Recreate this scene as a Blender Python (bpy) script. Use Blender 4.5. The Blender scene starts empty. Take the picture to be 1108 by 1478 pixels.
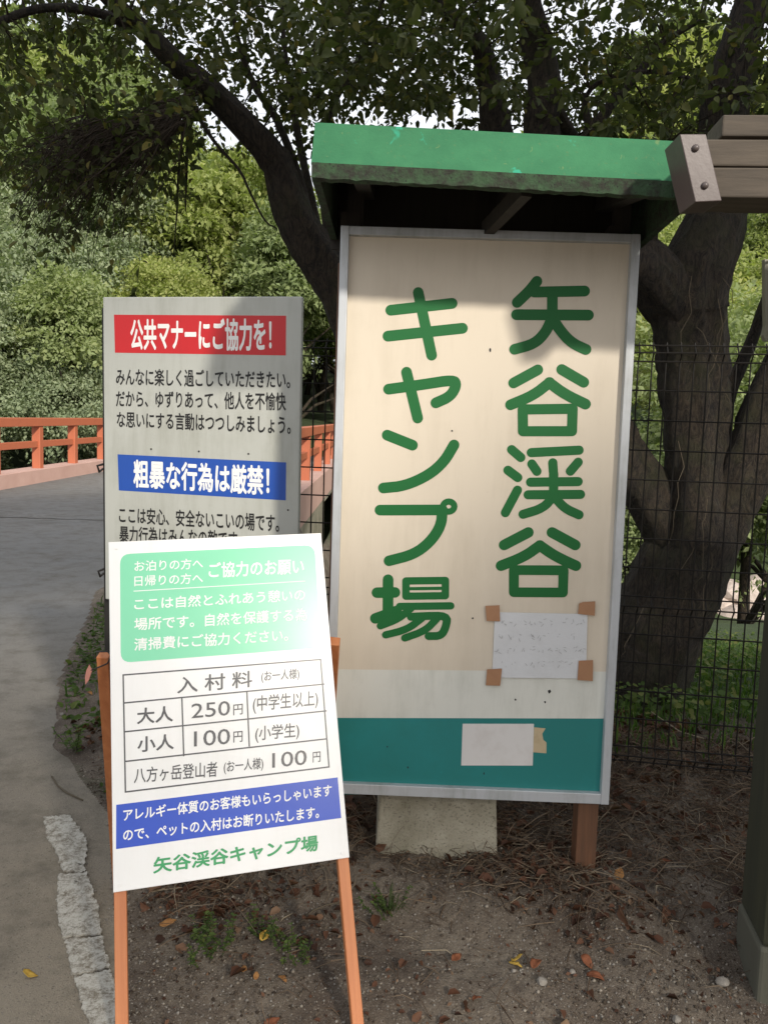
import bpy, math, random
import numpy as np
from mathutils import Vector, Matrix, Quaternion
random.seed(7)
rng = np.random.default_rng(11)
S = bpy.context.scene
COL = S.collection

# ------------------------------------------------------------------ camera
F, CX, CY = 1150.0, 554.0, 739.0            # photo is 1108 x 1478, focal length in its pixels
PITCH, ROLL = math.radians(5.5), math.radians(1.8)
_c, _s = math.cos(ROLL), math.sin(ROLL)
_r = Vector((1, 0, 0)); _f = Vector((0, math.cos(PITCH), -math.sin(PITCH))); _d = Vector((0, -math.sin(PITCH), -math.cos(PITCH)))
E1 = _c*_r - _s*_d; E2 = _s*_r + _c*_d; E3 = _f
CAM = Vector((0, 0, 1.5))
cd = bpy.data.cameras.new('camera'); cam = bpy.data.objects.new('camera', cd); COL.objects.link(cam)
cam.matrix_world = Matrix(((E1.x, -E2.x, -E3.x, CAM.x), (E1.y, -E2.y, -E3.y, CAM.y), (E1.z, -E2.z, -E3.z, CAM.z), (0, 0, 0, 1)))
cd.sensor_fit = 'VERTICAL'; cd.sensor_height = 36; cd.lens = F/1478*36
cd.clip_start = .05; cd.clip_end = 1500
S.camera = cam

# ------------------------------------------------------------------ light
SUN_EL = math.radians(28)
SUN_H = Vector((0.485, -0.8745))              # horizontal direction towards the sun: behind and right
w = bpy.data.worlds.new('World'); S.world = w; w.use_nodes = True
nt = w.node_tree; bg = nt.nodes['Background']
sky = nt.nodes.new('ShaderNodeTexSky'); sky.sky_type = 'NISHITA'; sky.sun_disc = False
sky.sun_elevation = SUN_EL; sky.sun_rotation = math.atan2(SUN_H.x, SUN_H.y)
sky.air_density = 1.3; sky.dust_density = 4.0; sky.ozone_density = 1.0
tcw = nt.nodes.new('ShaderNodeTexCoord'); nz = nt.nodes.new('ShaderNodeTexNoise'); nz.inputs['Scale'].default_value = 1.6; nz.inputs['Detail'].default_value = 6
nt.links.new(tcw.outputs['Generated'], nz.inputs['Vector'])
rp = nt.nodes.new('ShaderNodeValToRGB'); rp.color_ramp.elements[0].position = .2; rp.color_ramp.elements[0].color = (.72, .72, .72, 1); rp.color_ramp.elements[1].position = .7; rp.color_ramp.elements[1].color = (.95, .95, .95, 1)
nt.links.new(nz.outputs['Fac'], rp.inputs[0])
mxw = nt.nodes.new('ShaderNodeMix'); mxw.data_type = 'RGBA'; mxw.inputs[7].default_value = (6.9, 7.05, 7.4, 1)      # thin bright cloud veil
nt.links.new(rp.outputs[0], mxw.inputs[0]); nt.links.new(sky.outputs[0], mxw.inputs[6]); nt.links.new(mxw.outputs[2], bg.inputs[0])
bg.inputs[1].default_value = 0.14
sl = bpy.data.lights.new('sun', 'SUN'); sun = bpy.data.objects.new('sun', sl); COL.objects.link(sun)
sl.energy = 3.6; sl.angle = math.radians(3.5); sl.color = (1, .93, .82)
sd = Vector((SUN_H.x*math.cos(SUN_EL), SUN_H.y*math.cos(SUN_EL), math.sin(SUN_EL)))
sun.rotation_euler = sd.to_track_quat('Z', 'Y').to_euler(); sun.location = (8, -10, 12)
S.view_settings.view_transform = 'Standard'; S.view_settings.look = 'None'
S.view_settings.gamma = 1; S.view_settings.use_curve_mapping = False
S.view_settings.exposure = 0.22
S.cycles.max_bounces = 8; S.cycles.transparent_max_bounces = 8

# ------------------------------------------------------------------ helpers
def at(x, y, D):
    """survey point of the photograph (x, y) at forward distance D -> world"""
    r = E1*((x-CX)/F) + E2*((y-CY)/F) + E3
    return CAM + r*(D/r.y)
def on_z(x, y, z):
    r = E1*((x-CX)/F) + E2*((y-CY)/F) + E3
    return CAM + r*((z-CAM.z)/r.z)

MW = {}
def tag(o, label=None, cat=None, group=None, kind=None):
    if label: o['label'] = label
    if cat: o['category'] = cat
    if group: o['group'] = group
    if kind: o['kind'] = kind
    return o
def thing(name, label, cat, mat=None, loc=None, group=None):
    o = bpy.data.objects.new(name, None); COL.objects.link(o)
    m = mat.copy() if mat else Matrix.Translation(Vector(loc or (0, 0, 0)))
    o.matrix_world = m; MW[o] = m; o.empty_display_size = .1
    return tag(o, label, cat, group)

class MB:
    def __init__(s): s.v = []; s.f = []; s.m = []
    def add(s, vs, fs):
        n = len(s.v); s.v += [Vector(p) for p in vs]; s.f += [tuple(i+n for i in f) for f in fs]; return s
    def box(s, c, size, rot=None):
        x, y, z = [k/2 for k in size]; c = Vector(c); vs = []
        for k in ((-x,-y,-z),(x,-y,-z),(x,y,-z),(-x,y,-z),(-x,-y,z),(x,-y,z),(x,y,z),(-x,y,z)):
            p = Vector(k)
            if rot: p = rot @ p
            vs.append(c+p)
        return s.add(vs, [(0,3,2,1),(4,5,6,7),(0,1,5,4),(1,2,6,5),(2,3,7,6),(3,0,4,7)])
    def bar(s, a, b, wx, wy, up=(0,0,1)):
        a = Vector(a); b = Vector(b); d = (b-a).normalized(); u = Vector(up)
        x = d.cross(u); x = x.normalized() if x.length > 1e-4 else Vector((1,0,0)); y = x.cross(d)
        x *= wx/2; y *= wy/2
        return s.add([a-x-y,a+x-y,a+x+y,a-x+y,b-x-y,b+x-y,b+x+y,b-x+y], [(0,1,2,3),(7,6,5,4),(0,4,5,1),(1,5,6,2),(2,6,7,3),(3,7,4,0)])
    def prism(s, poly, a, b):   # poly: list of 3d points, extruded by vector a->b
        n = len(poly); a = Vector(a); b = Vector(b)
        return s.add([Vector(p)+a for p in poly]+[Vector(p)+b for p in poly],
            [tuple(range(n)), tuple(range(2*n-1, n-1, -1))]+[(i, (i+1) % n+0, (i+1) % n+n, i+n)[::-1] for i in range(n)])
    def tube(s, pts, rad, seg=8, noise=0.0, cap=True):
        pts = [Vector(p) for p in pts]; n = len(pts)
        rad = rad if hasattr(rad, '__len__') else [rad]*n
        base = len(s.v); ref = Vector((.13, .31, .94)); 
        px = None
        for i, p in enumerate(pts):
            d = (pts[min(i+1, n-1)]-pts[max(i-1, 0)]).normalized()
            if px is None:
                px = d.cross(ref); 
                if px.length < .05: px = d.cross(Vector((1, 0, 0)))
                px.normalize()
            else:
                px = (px-d*px.dot(d)).normalized()
            py = d.cross(px)
            for k in range(seg):
                t = 2*math.pi*k/seg
                rr = rad[i]*(1+noise*(random.random()-.5)*2)
                s.v.append(p+(px*math.cos(t)+py*math.sin(t))*rr)
        for i in range(n-1):
            for k in range(seg):
                a = base+i*seg+k; b = base+i*seg+(k+1) % seg
                s.f.append((a, b, b+seg, a+seg))
        if cap:
            s.f.append(tuple(base+k for k in range(seg))[::-1]); s.f.append(tuple(base+(n-1)*seg+k for k in range(seg)))
        return s

def link_mesh(name, me, mat, parent=None):
    o = bpy.data.objects.new(name, me); COL.objects.link(o)
    if mat: 
        if not me.materials: me.materials.append(mat)
    if parent is not None: o.parent = parent
    return o
def obj(name, mb, mat, parent=None, world=True, bevel=0, smooth=False):
    me = bpy.data.meshes.new(name)
    if parent is not None and world:
        inv = MW[parent].inverted(); vs = [inv @ p for p in mb.v]
    else: vs = mb.v
    me.from_pydata([tuple(p) for p in vs], [], mb.f)
    me.validate(); me.update()
    if smooth: me.polygons.foreach_set('use_smooth', [True]*len(me.polygons))
    o = link_mesh(name, me, mat, parent)
    if parent is not None: MW[o] = MW[parent]
    if bevel:
        b = o.modifiers.new('bevel', 'BEVEL'); b.width = bevel; b.segments = 2; b.limit_method = 'ANGLE'
        b.harden_normals = False
    return o
def np_mesh(name, V, Fq, tone=None, smooth=False):
    """V (n,3), Fq (m,k) faces of equal size, tone: per-vertex float"""
    me = bpy.data.meshes.new(name); V = np.asarray(V, np.float32); Fq = np.asarray(Fq, np.int32)
    n, k = Fq.shape
    me.vertices.add(len(V)); me.vertices.foreach_set('co', V.ravel())
    me.loops.add(n*k); me.loops.foreach_set('vertex_index', Fq.ravel())
    me.polygons.add(n); me.polygons.foreach_set('loop_start', np.arange(0, n*k, k, dtype=np.int32))
    if smooth: me.polygons.foreach_set('use_smooth', np.ones(n, bool))
    me.update(calc_edges=True)
    if tone is not None:
        a = me.attributes.new('tone', 'FLOAT', 'POINT'); a.data.foreach_set('value', np.asarray(tone, np.float32))
    return me

# ------------------------------------------------------------------ materials
class NT:
    def __init__(s, name):
        s.m = bpy.data.materials.new(name); s.m.use_nodes = True; s.t = s.m.node_tree; s.n = s.t.nodes; s.l = s.t.links
        s.b = s.n['Principled BSDF']; s.tc = s.n.new('ShaderNodeTexCoord'); s.co = s.tc.outputs['Object']
    def noise(s, scale, detail=6, rough=.6, vec=None, dist=0):
        k = s.n.new('ShaderNodeTexNoise'); k.inputs['Scale'].default_value = scale; k.inputs['Detail'].default_value = detail
        k.inputs['Roughness'].default_value = rough; k.inputs['Distortion'].default_value = dist
        s.l.new(vec or s.co, k.inputs['Vector']); return k.outputs['Fac']
    def vor(s, scale, vec=None, feature='F1', out='Distance'):
        k = s.n.new('ShaderNodeTexVoronoi'); k.inputs['Scale'].default_value = scale; k.feature = feature
        s.l.new(vec or s.co, k.inputs['Vector']); return k.outputs[out]
    def map(s, scale, vec=None, loc=(0,0,0)):
        k = s.n.new('ShaderNodeMapping'); k.inputs['Scale'].default_value = scale; k.inputs['Location'].default_value = loc
        s.l.new(vec or s.co, k.inputs['Vector']); return k.outputs[0]
    def ramp(s, fac, stops):
        k = s.n.new('ShaderNodeValToRGB'); e = k.color_ramp.elements
        while len(e) < len(stops): e.new(.5)
        for i, (p, c) in enumerate(stops):
            e[i].position = p; e[i].color = (*c, 1) if hasattr(c, '__len__') else (c, c, c, 1)
        s.l.new(fac, k.inputs[0]); return k.outputs[0]
    def mix(s, fac, a, b, mode='MIX'):
        k = s.n.new('ShaderNodeMix'); k.data_type = 'RGBA'; k.blend_type = mode
        for i, v in ((0, fac), (6, a), (7, b)):
            if hasattr(v, 'links'): s.l.new(v, k.inputs[i])
            elif i == 0: k.inputs[0].default_value = v
            else: k.inputs[i].default_value = (*v, 1)
        return k.outputs[2]
    def math(s, op, a, b=0):
        k = s.n.new('ShaderNodeMath'); k.operation = op
        for i, v in ((0, a), (1, b)):
            if hasattr(v, 'links'): s.l.new(v, k.inputs[i])
            else: k.inputs[i].default_value = v
        return k.outputs[0]
    def sep(s, i, vec=None):
        k = s.n.new('ShaderNodeSeparateXYZ'); s.l.new(vec or s.co, k.inputs[0]); return k.outputs[i]
    def attr(s, name):
        k = s.n.new('ShaderNodeAttribute'); k.attribute_name = name; return k.outputs['Fac']
    def bump(s, h, strength=.3, dist=.01):
        k = s.n.new('ShaderNodeBump'); k.inputs['Strength'].default_value = strength; k.inputs['Distance'].default_value = dist
        s.l.new(h, k.inputs['Height']); s.l.new(k.outputs[0], s.b.inputs['Normal'])
    def fin(s, col, rough=.6, metal=0, spec=.5):
        if hasattr(col, 'links'): s.l.new(col, s.b.inputs['Base Color'])
        else: s.b.inputs['Base Color'].default_value = (*col, 1)
        if hasattr(rough, 'links'): s.l.new(rough, s.b.inputs['Roughness'])
        else: s.b.inputs['Roughness'].default_value = rough
        s.b.inputs['Metallic'].default_value = metal; s.b.inputs['Specular IOR Level'].default_value = spec
        return s.m

def paint(name, col, dirt=(.25,.22,.16), amt=.35, rough=.45, scale=6, streak=True, bump=.05):
    k = NT(name)
    n1 = k.noise(scale, 8, .65); n2 = k.noise(1, 6, .7, k.map((scale*6, scale*6, scale*.8)))
    m = k.math('MULTIPLY', n1, n2) if streak else n1
    fac = k.ramp(m, [(.22 if streak else .5, 0), (.55 if streak else .8, amt)])
    c = k.mix(fac, col, dirt)
    c = k.mix(k.ramp(k.noise(scale*30, 3), [(.68, 0), (.8, amt*.6)]), c, dirt)
    k.bump(k.noise(90, 3), bump, .002)
    return k.fin(c, k.math('ADD', k.math('MULTIPLY', n1, .25), rough-.12))
def flat(name, col, rough=.5, spec=.4):
    k = NT(name); n = k.noise(12, 5)
    return k.fin(k.mix(k.ramp(n, [(.3, 0), (.75, .18)]), col, tuple(c*.82+.02 for c in col)), rough, spec=spec)
def wood(name, col, dark, scale=1.0, rough=.6, axis=2, bump=.25):
    k = NT(name); sc = [38*scale]*3; sc[axis] = 1.6*scale
    g = k.noise(1, 8, .65, k.map(sc), .4); big = k.noise(3, 4)
    c = k.mix(k.ramp(g, [(.3, 0), (.7, 1)]), dark, col)
    c = k.mix(k.ramp(big, [(.4, 0), (.8, .35)]), c, dark)
    k.bump(g, bump, .003); return k.fin(c, rough)

M = {}
M['cream'] = paint('cream_board_paint', (.635, .56, .45), (.34, .28, .19), .34, .42, 3)
M['white_band'] = paint('weathered_white_paint', (.66, .66, .60), (.28, .29, .23), .5, .5, 4)
M['teal'] = paint('teal_paint', (.014, .18, .17), (.012, .27, .28), .6, .42, 2.2, False)
M['char_green'] = flat('green_lettering', (.010, .125, .030), .5, .25)
M['alu'] = paint('weathered_aluminium', (.48, .50, .52), (.16, .17, .13), .7, .45, 5)
M['alu'].node_tree.nodes['Principled BSDF'].inputs['Metallic'].default_value = .25
M['sign_post'] = wood('brown_post_wood', (.17, .075, .035), (.07, .035, .02))
M['grey_sign'] = paint('grey_white_sign_sheet', (.42, .43, .395), (.17, .17, .12), .6, .4, 3)  # sheet grey darkened to stand in for the shade on this sign
M['red'] = paint('red_band', (.52, .012, .016), (.3, .02, .02), .3, .45, 6)
M['blue_old'] = paint('blue_band', (.012, .07, .36), (.01, .05, .2), .3, .45, 6)
M['ink'] = flat('black_lettering', (.012, .012, .012), .5)
M['white_ink'] = flat('white_lettering', (.8, .8, .78), .5)
M['board_white'] = paint('glossy_white_sheet', (.74, .74, .73), (.5, .47, .4), .3, .31, 2.5)
M['mint'] = flat('mint_green_print', (.20, .61, .38), .25)
M['table_ink'] = flat('grey_print', (.07, .07, .075), .3)
M['blue_new'] = flat('bright_blue_print', (.02, .07, .46), .25)
M['green_print'] = flat('green_print', (.03, .29, .10), .3)
M['orange_wood'] = wood('orange_stained_wood', (.56, .215, .08), (.40, .13, .045), 1, .5)
M['dark_metal'] = flat('dark_steel', (.02, .018, .016), .5)
M['beam'] = wood('grey_brown_beam_wood', (.12, .095, .07), (.05, .04, .03), 1, .8, 0, .6)
M['cap'] = paint('purple_brown_steel', (.095, .070, .066), (.05, .037, .033), .3, .42, 5, False, .15)
M['bolt'] = flat('bolt_steel', (.10, .08, .075), .35)
M['gate_post'] = wood('dark_gate_post', (.045, .045, .022), (.02, .022, .012), .6, .85)
M['vermilion'] = paint('vermilion_paint', (.46, .135, .065), (.26, .085, .045), .35, .5, 1.2)
M['kraft'] = paint('kraft_tape', (.36, .185, .095), (.26, .12, .06), .4, .5, 20, False)
M['old_tape'] = paint('yellowed_tape', (.50, .40, .25), (.3, .2, .1), .5, .5, 30, False)
M['paper'] = paint('paper', (.62, .63, .64), (.45, .45, .44), .4, .7, 8, False, .3)
M['pencil'] = flat('faded_pencil', (.40, .40, .40), .7)
M['sticker'] = paint('white_sticker', (.66, .64, .62), (.45, .4, .36), .5, .5, 10, False)
M['wire'] = flat('dark_brown_wire', (.012, .010, .008), .6, .2)
M['pink_tag'] = flat('pink_cloth', (.45, .2, .16), .8)

k = NT('green_roof_paint')
n = k.noise(5, 8, .7); fl = k.ramp(k.noise(9, 4, .55, dist=.6), [(.64, 0), (.67, 1)])
c = k.mix(k.ramp(n, [(.35, 0), (.7, 1)]), (.033, .135, .065), (.05, .19, .088))
c = k.mix(k.math('MULTIPLY', fl, .6), c, (.04, .38, .25))
c = k.mix(k.ramp(k.noise(70, 3), [(.62, 0), (.75, .5)]), c, (.10, .16, .07))
c = k.mix(k.ramp(k.noise(24, 5, .7, dist=.8), [(.64, 0), (.7, .45)]), c, (.20, .26, .10))
k.bump(k.noise(150, 4), .35, .003); M['roof_green'] = k.fin(c, .7, spec=.15)
k = NT('mossy_eave_wood')
c = k.mix(k.ramp(k.noise(30, 6, .7), [(.4, 0), (.62, 1)]), (.03, .065, .028), (.018, .018, .012))
c = k.mix(k.ramp(k.vor(75), [(.1, 1), (.22, 0)]), c, (.012, .01, .01))
k.bump(k.noise(90, 5), .8, .006); M['eave'] = k.fin(c, .9)
M['rafter'] = wood('dark_rafter_wood', (.035, .028, .022), (.015, .012, .01), 1, .8)

k = NT('rough_concrete')
c = k.mix(k.ramp(k.noise(6, 8, .7), [(.3, 0), (.7, 1)]), (.20, .185, .13), (.42, .39, .31))
c = k.mix(k.ramp(k.noise(140, 3), [(.55, 0), (.68, .8)]), c, (.12, .105, .08))
k.bump(k.noise(110, 6, .75), .7, .006); M['concrete'] = k.fin(c, .9)
k = NT('mossy_concrete')
c = k.mix(k.ramp(k.noise(1.2, 8, .75), [(.35, 0), (.65, 1)]), (.12, .115, .07), (.33, .30, .235))
k.bump(k.noise(20, 8), .6, .03); M['mossy'] = k.fin(c, .95)
k = NT('pink_concrete')
c = k.mix(k.ramp(k.noise(1.3, 7, .7), [(.3, 0), (.75, 1)]), (.46, .285, .235), (.56, .37, .31))
k.bump(k.noise(25, 6), .3, .01); M['pink'] = k.fin(c, .85)

k = NT('asphalt')
y_ = k.sep(1); x_ = k.sep(0)
dust = k.math('ADD', k.ramp(k.math('MULTIPLY', y_, .12), [(.24, .9), (.75, .0)]), k.math('MULTIPLY', k.noise(1.1, 6), .35))
c = k.mix(k.ramp(k.noise(.6, 6, .6), [(.3, 0), (.7, 1)]), (.135, .14, .143), (.185, .19, .193))
c = k.mix(dust, c, (.235, .20, .15))
c = k.mix(k.ramp(k.noise(230, 2), [(.56, 0), (.70, .6)]), c, (.34, .31, .26))
c = k.mix(k.ramp(k.noise(150, 3), [(.30, .7), (.42, 0)]), c, (.055, .05, .04))
c = k.mix(k.ramp(k.noise(5, 8, .75), [(.46, 0), (.66, .6)]), c, (.085, .072, .053))
c = k.mix(k.ramp(k.noise(48, 6, .8), [(.56, 0), (.68, .6)]), c, (.22, .19, .15))
k.bump(k.math('ADD', k.noise(210, 3, .7), k.noise(38, 6, .8)), .9, .008); M['asphalt'] = k.fin(c, .9)

k = NT('forest_dirt')
n = k.noise(2.6, 9, .65)
c = k.mix(k.ramp(n, [(.36, 0), (.62, 1)]), (.070, .048, .033), (.185, .152, .115))
c = k.mix(k.ramp(k.noise(26, 8, .75), [(.46, 0), (.66, .75)]), c, (.060, .042, .030))
c = k.mix(k.ramp(k.noise(170, 3), [(.58, 0), (.72, .7)]), c, (.38, .35, .30))
c = k.mix(k.ramp(k.noise(120, 4, .7), [(.30, .8), (.44, 0)]), c, (.035, .026, .02))
g = k.attr('tone')
gr = k.mix(k.ramp(k.noise(3, 8, .7), [(.35, 0), (.7, 1)]), (.03, .045, .015), (.055, .085, .025))
c = k.mix(g, c, gr)
hh = k.math('ADD', k.math('MULTIPLY', k.noise(22, 8, .7), 1.6), k.math('MULTIPLY', k.noise(160, 4, .7), .7))
k.bump(hh, 1.0, .012); M['dirt'] = k.fin(c, .95)

k = NT('worn_line_paint')
crack = k.noise(1, 7, .75, k.map((10, 30, 10)), .5)
k.b.inputs['Specular IOR Level'].default_value = .1
c = k.mix(k.ramp(k.noise(42, 8, .85), [(.41, 0), (.55, 1)]), (.15, .13, .10), (.40, .385, .34))
c = k.mix(k.ramp(crack, [(.33, 1), (.38, 0)]), c, (.05, .045, .035))
k.bump(k.noise(120, 6, .75), .5, .002); M['line'] = k.fin(c, .95, spec=.15)

k = NT('tree_bark')
n = k.noise(1, 10, .8, k.map((24, 24, 9)), 2.0)
c = k.mix(k.ramp(n, [(.40, 0), (.64, 1)]), (.006, .004, .003), (.085, .062, .040))
c = k.mix(k.ramp(k.noise(4, 7, .7), [(.48, 0), (.66, .6)]), c, (.042, .044, .014))
c = k.mix(k.ramp(k.noise(14, 6, .7), [(.62, 0), (.70, .5)]), c, (.07, .07, .05))
k.bump(k.math('ADD', n, k.math('MULTIPLY', k.vor(16, k.map((1, 1, .35))), .5)), 1.0, .06); M['bark'] = k.fin(c, .95)
M['twig'] = flat('twig_bark', (.035, .026, .018), .9, .2)
M['vine'] = flat('dry_vine', (.10, .08, .055), .9, .2)

def leafmat(name, cols, trans=.35, rnd=.0):
    k = NT(name)
    t = k.attr('tone')
    if rnd:
        oi = k.n.new('ShaderNodeObjectInfo')
        t2 = k.math('ADD', k.math('MULTIPLY', t, 1-rnd), k.math('MULTIPLY', oi.outputs['Random'], rnd))
    else: t2 = t
    n = len(cols); c = k.ramp(t2, [(i/(n-1) if n > 1 else 0, q) for i, q in enumerate(cols)])
    k.fin(c, .6, spec=.14)
    tr = k.n.new('ShaderNodeBsdfTranslucent'); mx = k.n.new('ShaderNodeMixShader'); mx.inputs[0].default_value = trans
    bright = k.mix(1.0, c, (1.5, 1.7, .8), 'MULTIPLY')
    k.l.new(bright, tr.inputs[0]); k.l.new(k.b.outputs[0], mx.inputs[1]); k.l.new(tr.outputs[0], mx.inputs[2])
    k.l.new(mx.outputs[0], k.n['Material Output'].inputs[0]); return k.m
M['leaf_cherry'] = leafmat('cherry_leaf', [(.032, .042, .016), (.052, .064, .024), (.078, .086, .032), (.14, .12, .035)], .3)
M['leaf_far'] = leafmat('broad_leaf', [(.11, .15, .07), (.18, .225, .10), (.25, .295, .135), (.31, .335, .16)], .3, .45)  # greens paled and desaturated to carry the veil over the far hillside
M['leaf_grey'] = leafmat('silver_green_leaf', [(.14, .18, .11), (.21, .255, .15), (.28, .32, .195), (.33, .36, .23)], .25, .2)
M['leaf_yellow'] = leafmat('yellow_green_leaf', [(.18, .22, .08), (.27, .31, .11), (.35, .37, .14), (.41, .40, .18)], .35, .3)
M['weed'] = leafmat('weed_leaf', [(.045, .07, .02), (.06, .10, .028), (.09, .13, .035), (.15, .16, .05)], .3)
M['grass'] = leafmat('grass_blade', [(.03, .06, .015), (.05, .10, .02), (.09, .15, .03), (.16, .16, .06)], .3)
M['dead'] = leafmat('dead_leaf', [(.035, .018, .012), (.08, .036, .022), (.13, .066, .04), (.21, .14, .09)], .15)
M['needle'] = leafmat('dry_stalks', [(.05, .034, .023), (.10, .068, .045), (.17, .125, .085), (.29, .24, .17)], .05)
M['yellow_leaf'] = leafmat('yellow_fallen_leaf', [(.42, .26, .05), (.52, .36, .08)], .2)
M['red_leaf'] = leafmat('red_brown_fallen_leaf', [(.15, .055, .028), (.24, .09, .045)], .2)
M['orange_leaf'] = leafmat('orange_fallen_leaf', [(.26, .12, .045), (.36, .19, .07)], .2)
k = NT('pale_stone'); c = k.mix(k.ramp(k.noise(25, 7), [(.3, 0), (.7, 1)]), (.11, .10, .085), (.27, .245, .215)); k.bump(k.noise(60, 6), .5, .004); M['stone'] = k.fin(c, .9)
k = NT('river_rock'); c = k.mix(k.ramp(k.noise(3, 8, .7), [(.3, 0), (.7, 1)]), (.35, .28, .24), (.68, .58, .52)); k.bump(k.noise(9, 8, .7), .8, .05); M['rock'] = k.fin(c, .9)

# ------------------------------------------------------------------ terrain
def sst(a, b, x): 
    t = np.clip((x-a)/(b-a), 0, 1); return t*t*(3-2*t)
_ph = rng.uniform(0, 6.28, (40, 3)); _dirs = rng.uniform(-1, 1, (40, 2))
def fbm(x, y, base=1.0, octs=5):
    r = 0; amp = 1; f = base
    for o in range(octs):
        for j in range(3):
            q = o*3+j; d = _dirs[q]; 
            r = r+amp*np.sin(f*(d[0]*x*1.7+d[1]*y*1.7)+_ph[q, 0]+1.3*np.sin(f*.7*(d[1]*x-d[0]*y)+_ph[q, 1]))/3
        amp *= .5; f *= 2.1
    return r
EY = np.array([-30, 0, 1.4, 1.9, 2.4, 2.95, 3.62, 4.5, 7.0, 9.0, 12.0, 16, 40])
EX = np.array([-.45, -.45, -.50, -.60, -.80, -1.0, -1.50, -1.86, -2.5, -2.3, -2.0, -1.9, -1.9])
def edge(y): return np.interp(y, EY, EX)
def road_z(y): return .15*sst(2, 15, y)+np.where(y > 16, .02*(y-16), 0)
def height(x, y):
    x = np.asarray(x, float); y = np.asarray(y, float)
    e = edge(y); off = x-e
    base = road_z(np.minimum(y, 15))-.05*sst(2.1, 1.85, y)*sst(0, .3, off)
    mound = (.11*sst(2.12, 2.5, y+.05*fbm(x, y, 3, 2))+.10*sst(2.6, 3.3, y))*sst(.12, .75, off)
    mound *= 1-.5*sst(1.0, 2.2, x)*sst(3.2, 2.2, y)
    mound = mound-.13*sst(3.35, 4.4, y)*sst(.12, .75, off)
    micro = (.006*fbm(x, y, 9, 4)+.0045*fbm(x, y, 34, 3)+.0025*fbm(x+3, y+1, 120, 2))*sst(0, .25, off)*(1+1.3*sst(2.2, 2.6, y))
    z = base+mound+micro
    # right of the road the bank falls to the river
    fall = sst(4.2, 9.5, y)*.9+sst(9, 16, y)*1.4
    z = z-fall*sst(.3, 1.5, off)
    # river valley below the bridge
    z = z-3.2*sst(12.5, 18, y)*np.where(off < .3, 1, .5)
    far = sst(23, 31, y)*2.2
    az = x/np.maximum(y, 1)
    k_ = np.interp(az, [-.8, -.5, -.42, -.22, -.12, .0, .12, .28, .5, .8], [1.0, .98, .93, .50, .36, .36, .55, .98, 1.0, 1.0])
    hill = np.maximum(y-25, 0)*.44*k_*sst(24, 34, y)
    hill = np.where(y > 92, (92-25)*.44*k_+(y-92)*.05, hill)
    z = z+far+hill+sst(24, 40, y)*1.2*fbm(x, y, .12, 3)
    return z
xs = np.unique(np.concatenate([np.linspace(-200, -40, 20), np.linspace(-40, -4, 50), np.linspace(-4, -1.6, 60), np.linspace(-1.6, 2.0, 330), np.linspace(2, 6, 60), np.linspace(6, 40, 45), np.linspace(40, 200, 20)]))
ys = np.unique(np.concatenate([np.linspace(-60, 0, 20), np.linspace(0, 1.5, 20), np.linspace(1.5, 3.6, 250), np.linspace(3.6, 8, 80), np.linspace(8, 40, 90), np.linspace(40, 300, 60)]))
X, Y = np.meshgrid(xs, ys); Z = height(X, Y)
onroad = (X < edge(Y)-.02) & (X > -14) & (Y < 15.5)
Z = np.where(onroad, Z-.004-.01*sst(.02, .2, edge(Y)-X), Z)
nx, ny = len(xs), len(ys)
idx = np.arange(nx*ny).reshape(ny, nx)
Q = np.stack([idx[:-1, :-1], idx[:-1, 1:], idx[1:, 1:], idx[1:, :-1]], -1).reshape(-1, 4)
gt = np.clip(sst(3.3, 4.6, Y)*sst(.9, 1.6, X-edge(Y))+sst(20, 24, Y)+.25*(fbm(X, Y, 2.2, 3) > .8), 0, 1)
me = np_mesh('ground', np.stack([X, Y, Z], -1).reshape(-1, 3), Q, gt.ravel(), True)
ground = link_mesh('ground', me, M['dirt']); tag(ground, kind='structure')

# road sheet with ragged worn right edge, continuing as the bridge deck
ry = np.unique(np.concatenate([np.linspace(-12, 1.2, 14), np.linspace(1.2, 5, 190), np.linspace(5, 16, 60), np.linspace(16, 34, 20)]))
ru = np.concatenate([np.linspace(0, .9, 16), np.linspace(.92, 1, 8)])
RV = []
for y in ry:
    e = float(edge(y))+.035*float(fbm(np.array(3.), np.array(y), 7, 4))
    lft = -14 if y < 14 else -8.05
    for u in ru:
        x = lft+(e-lft)*u if y < 14 else lft+(-1.65-lft)*u
        RV.append((x, y, float(road_z(np.array(y)))+.0035*float(fbm(np.array(x), np.array(y), 2, 3))*(y < 14)+.004-(.006 if u == 1 and y < 14 else 0)))
nu = len(ru); ri = np.arange(len(ry)*nu).reshape(len(ry), nu)
RQ = np.stack([ri[:-1, :-1], ri[:-1, 1:], ri[1:, 1:], ri[1:, :-1]], -1).reshape(-1, 4)
road = link_mesh('road', np_mesh('road', RV, RQ, None, True), M['asphalt']); tag(road, kind='structure')

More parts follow.
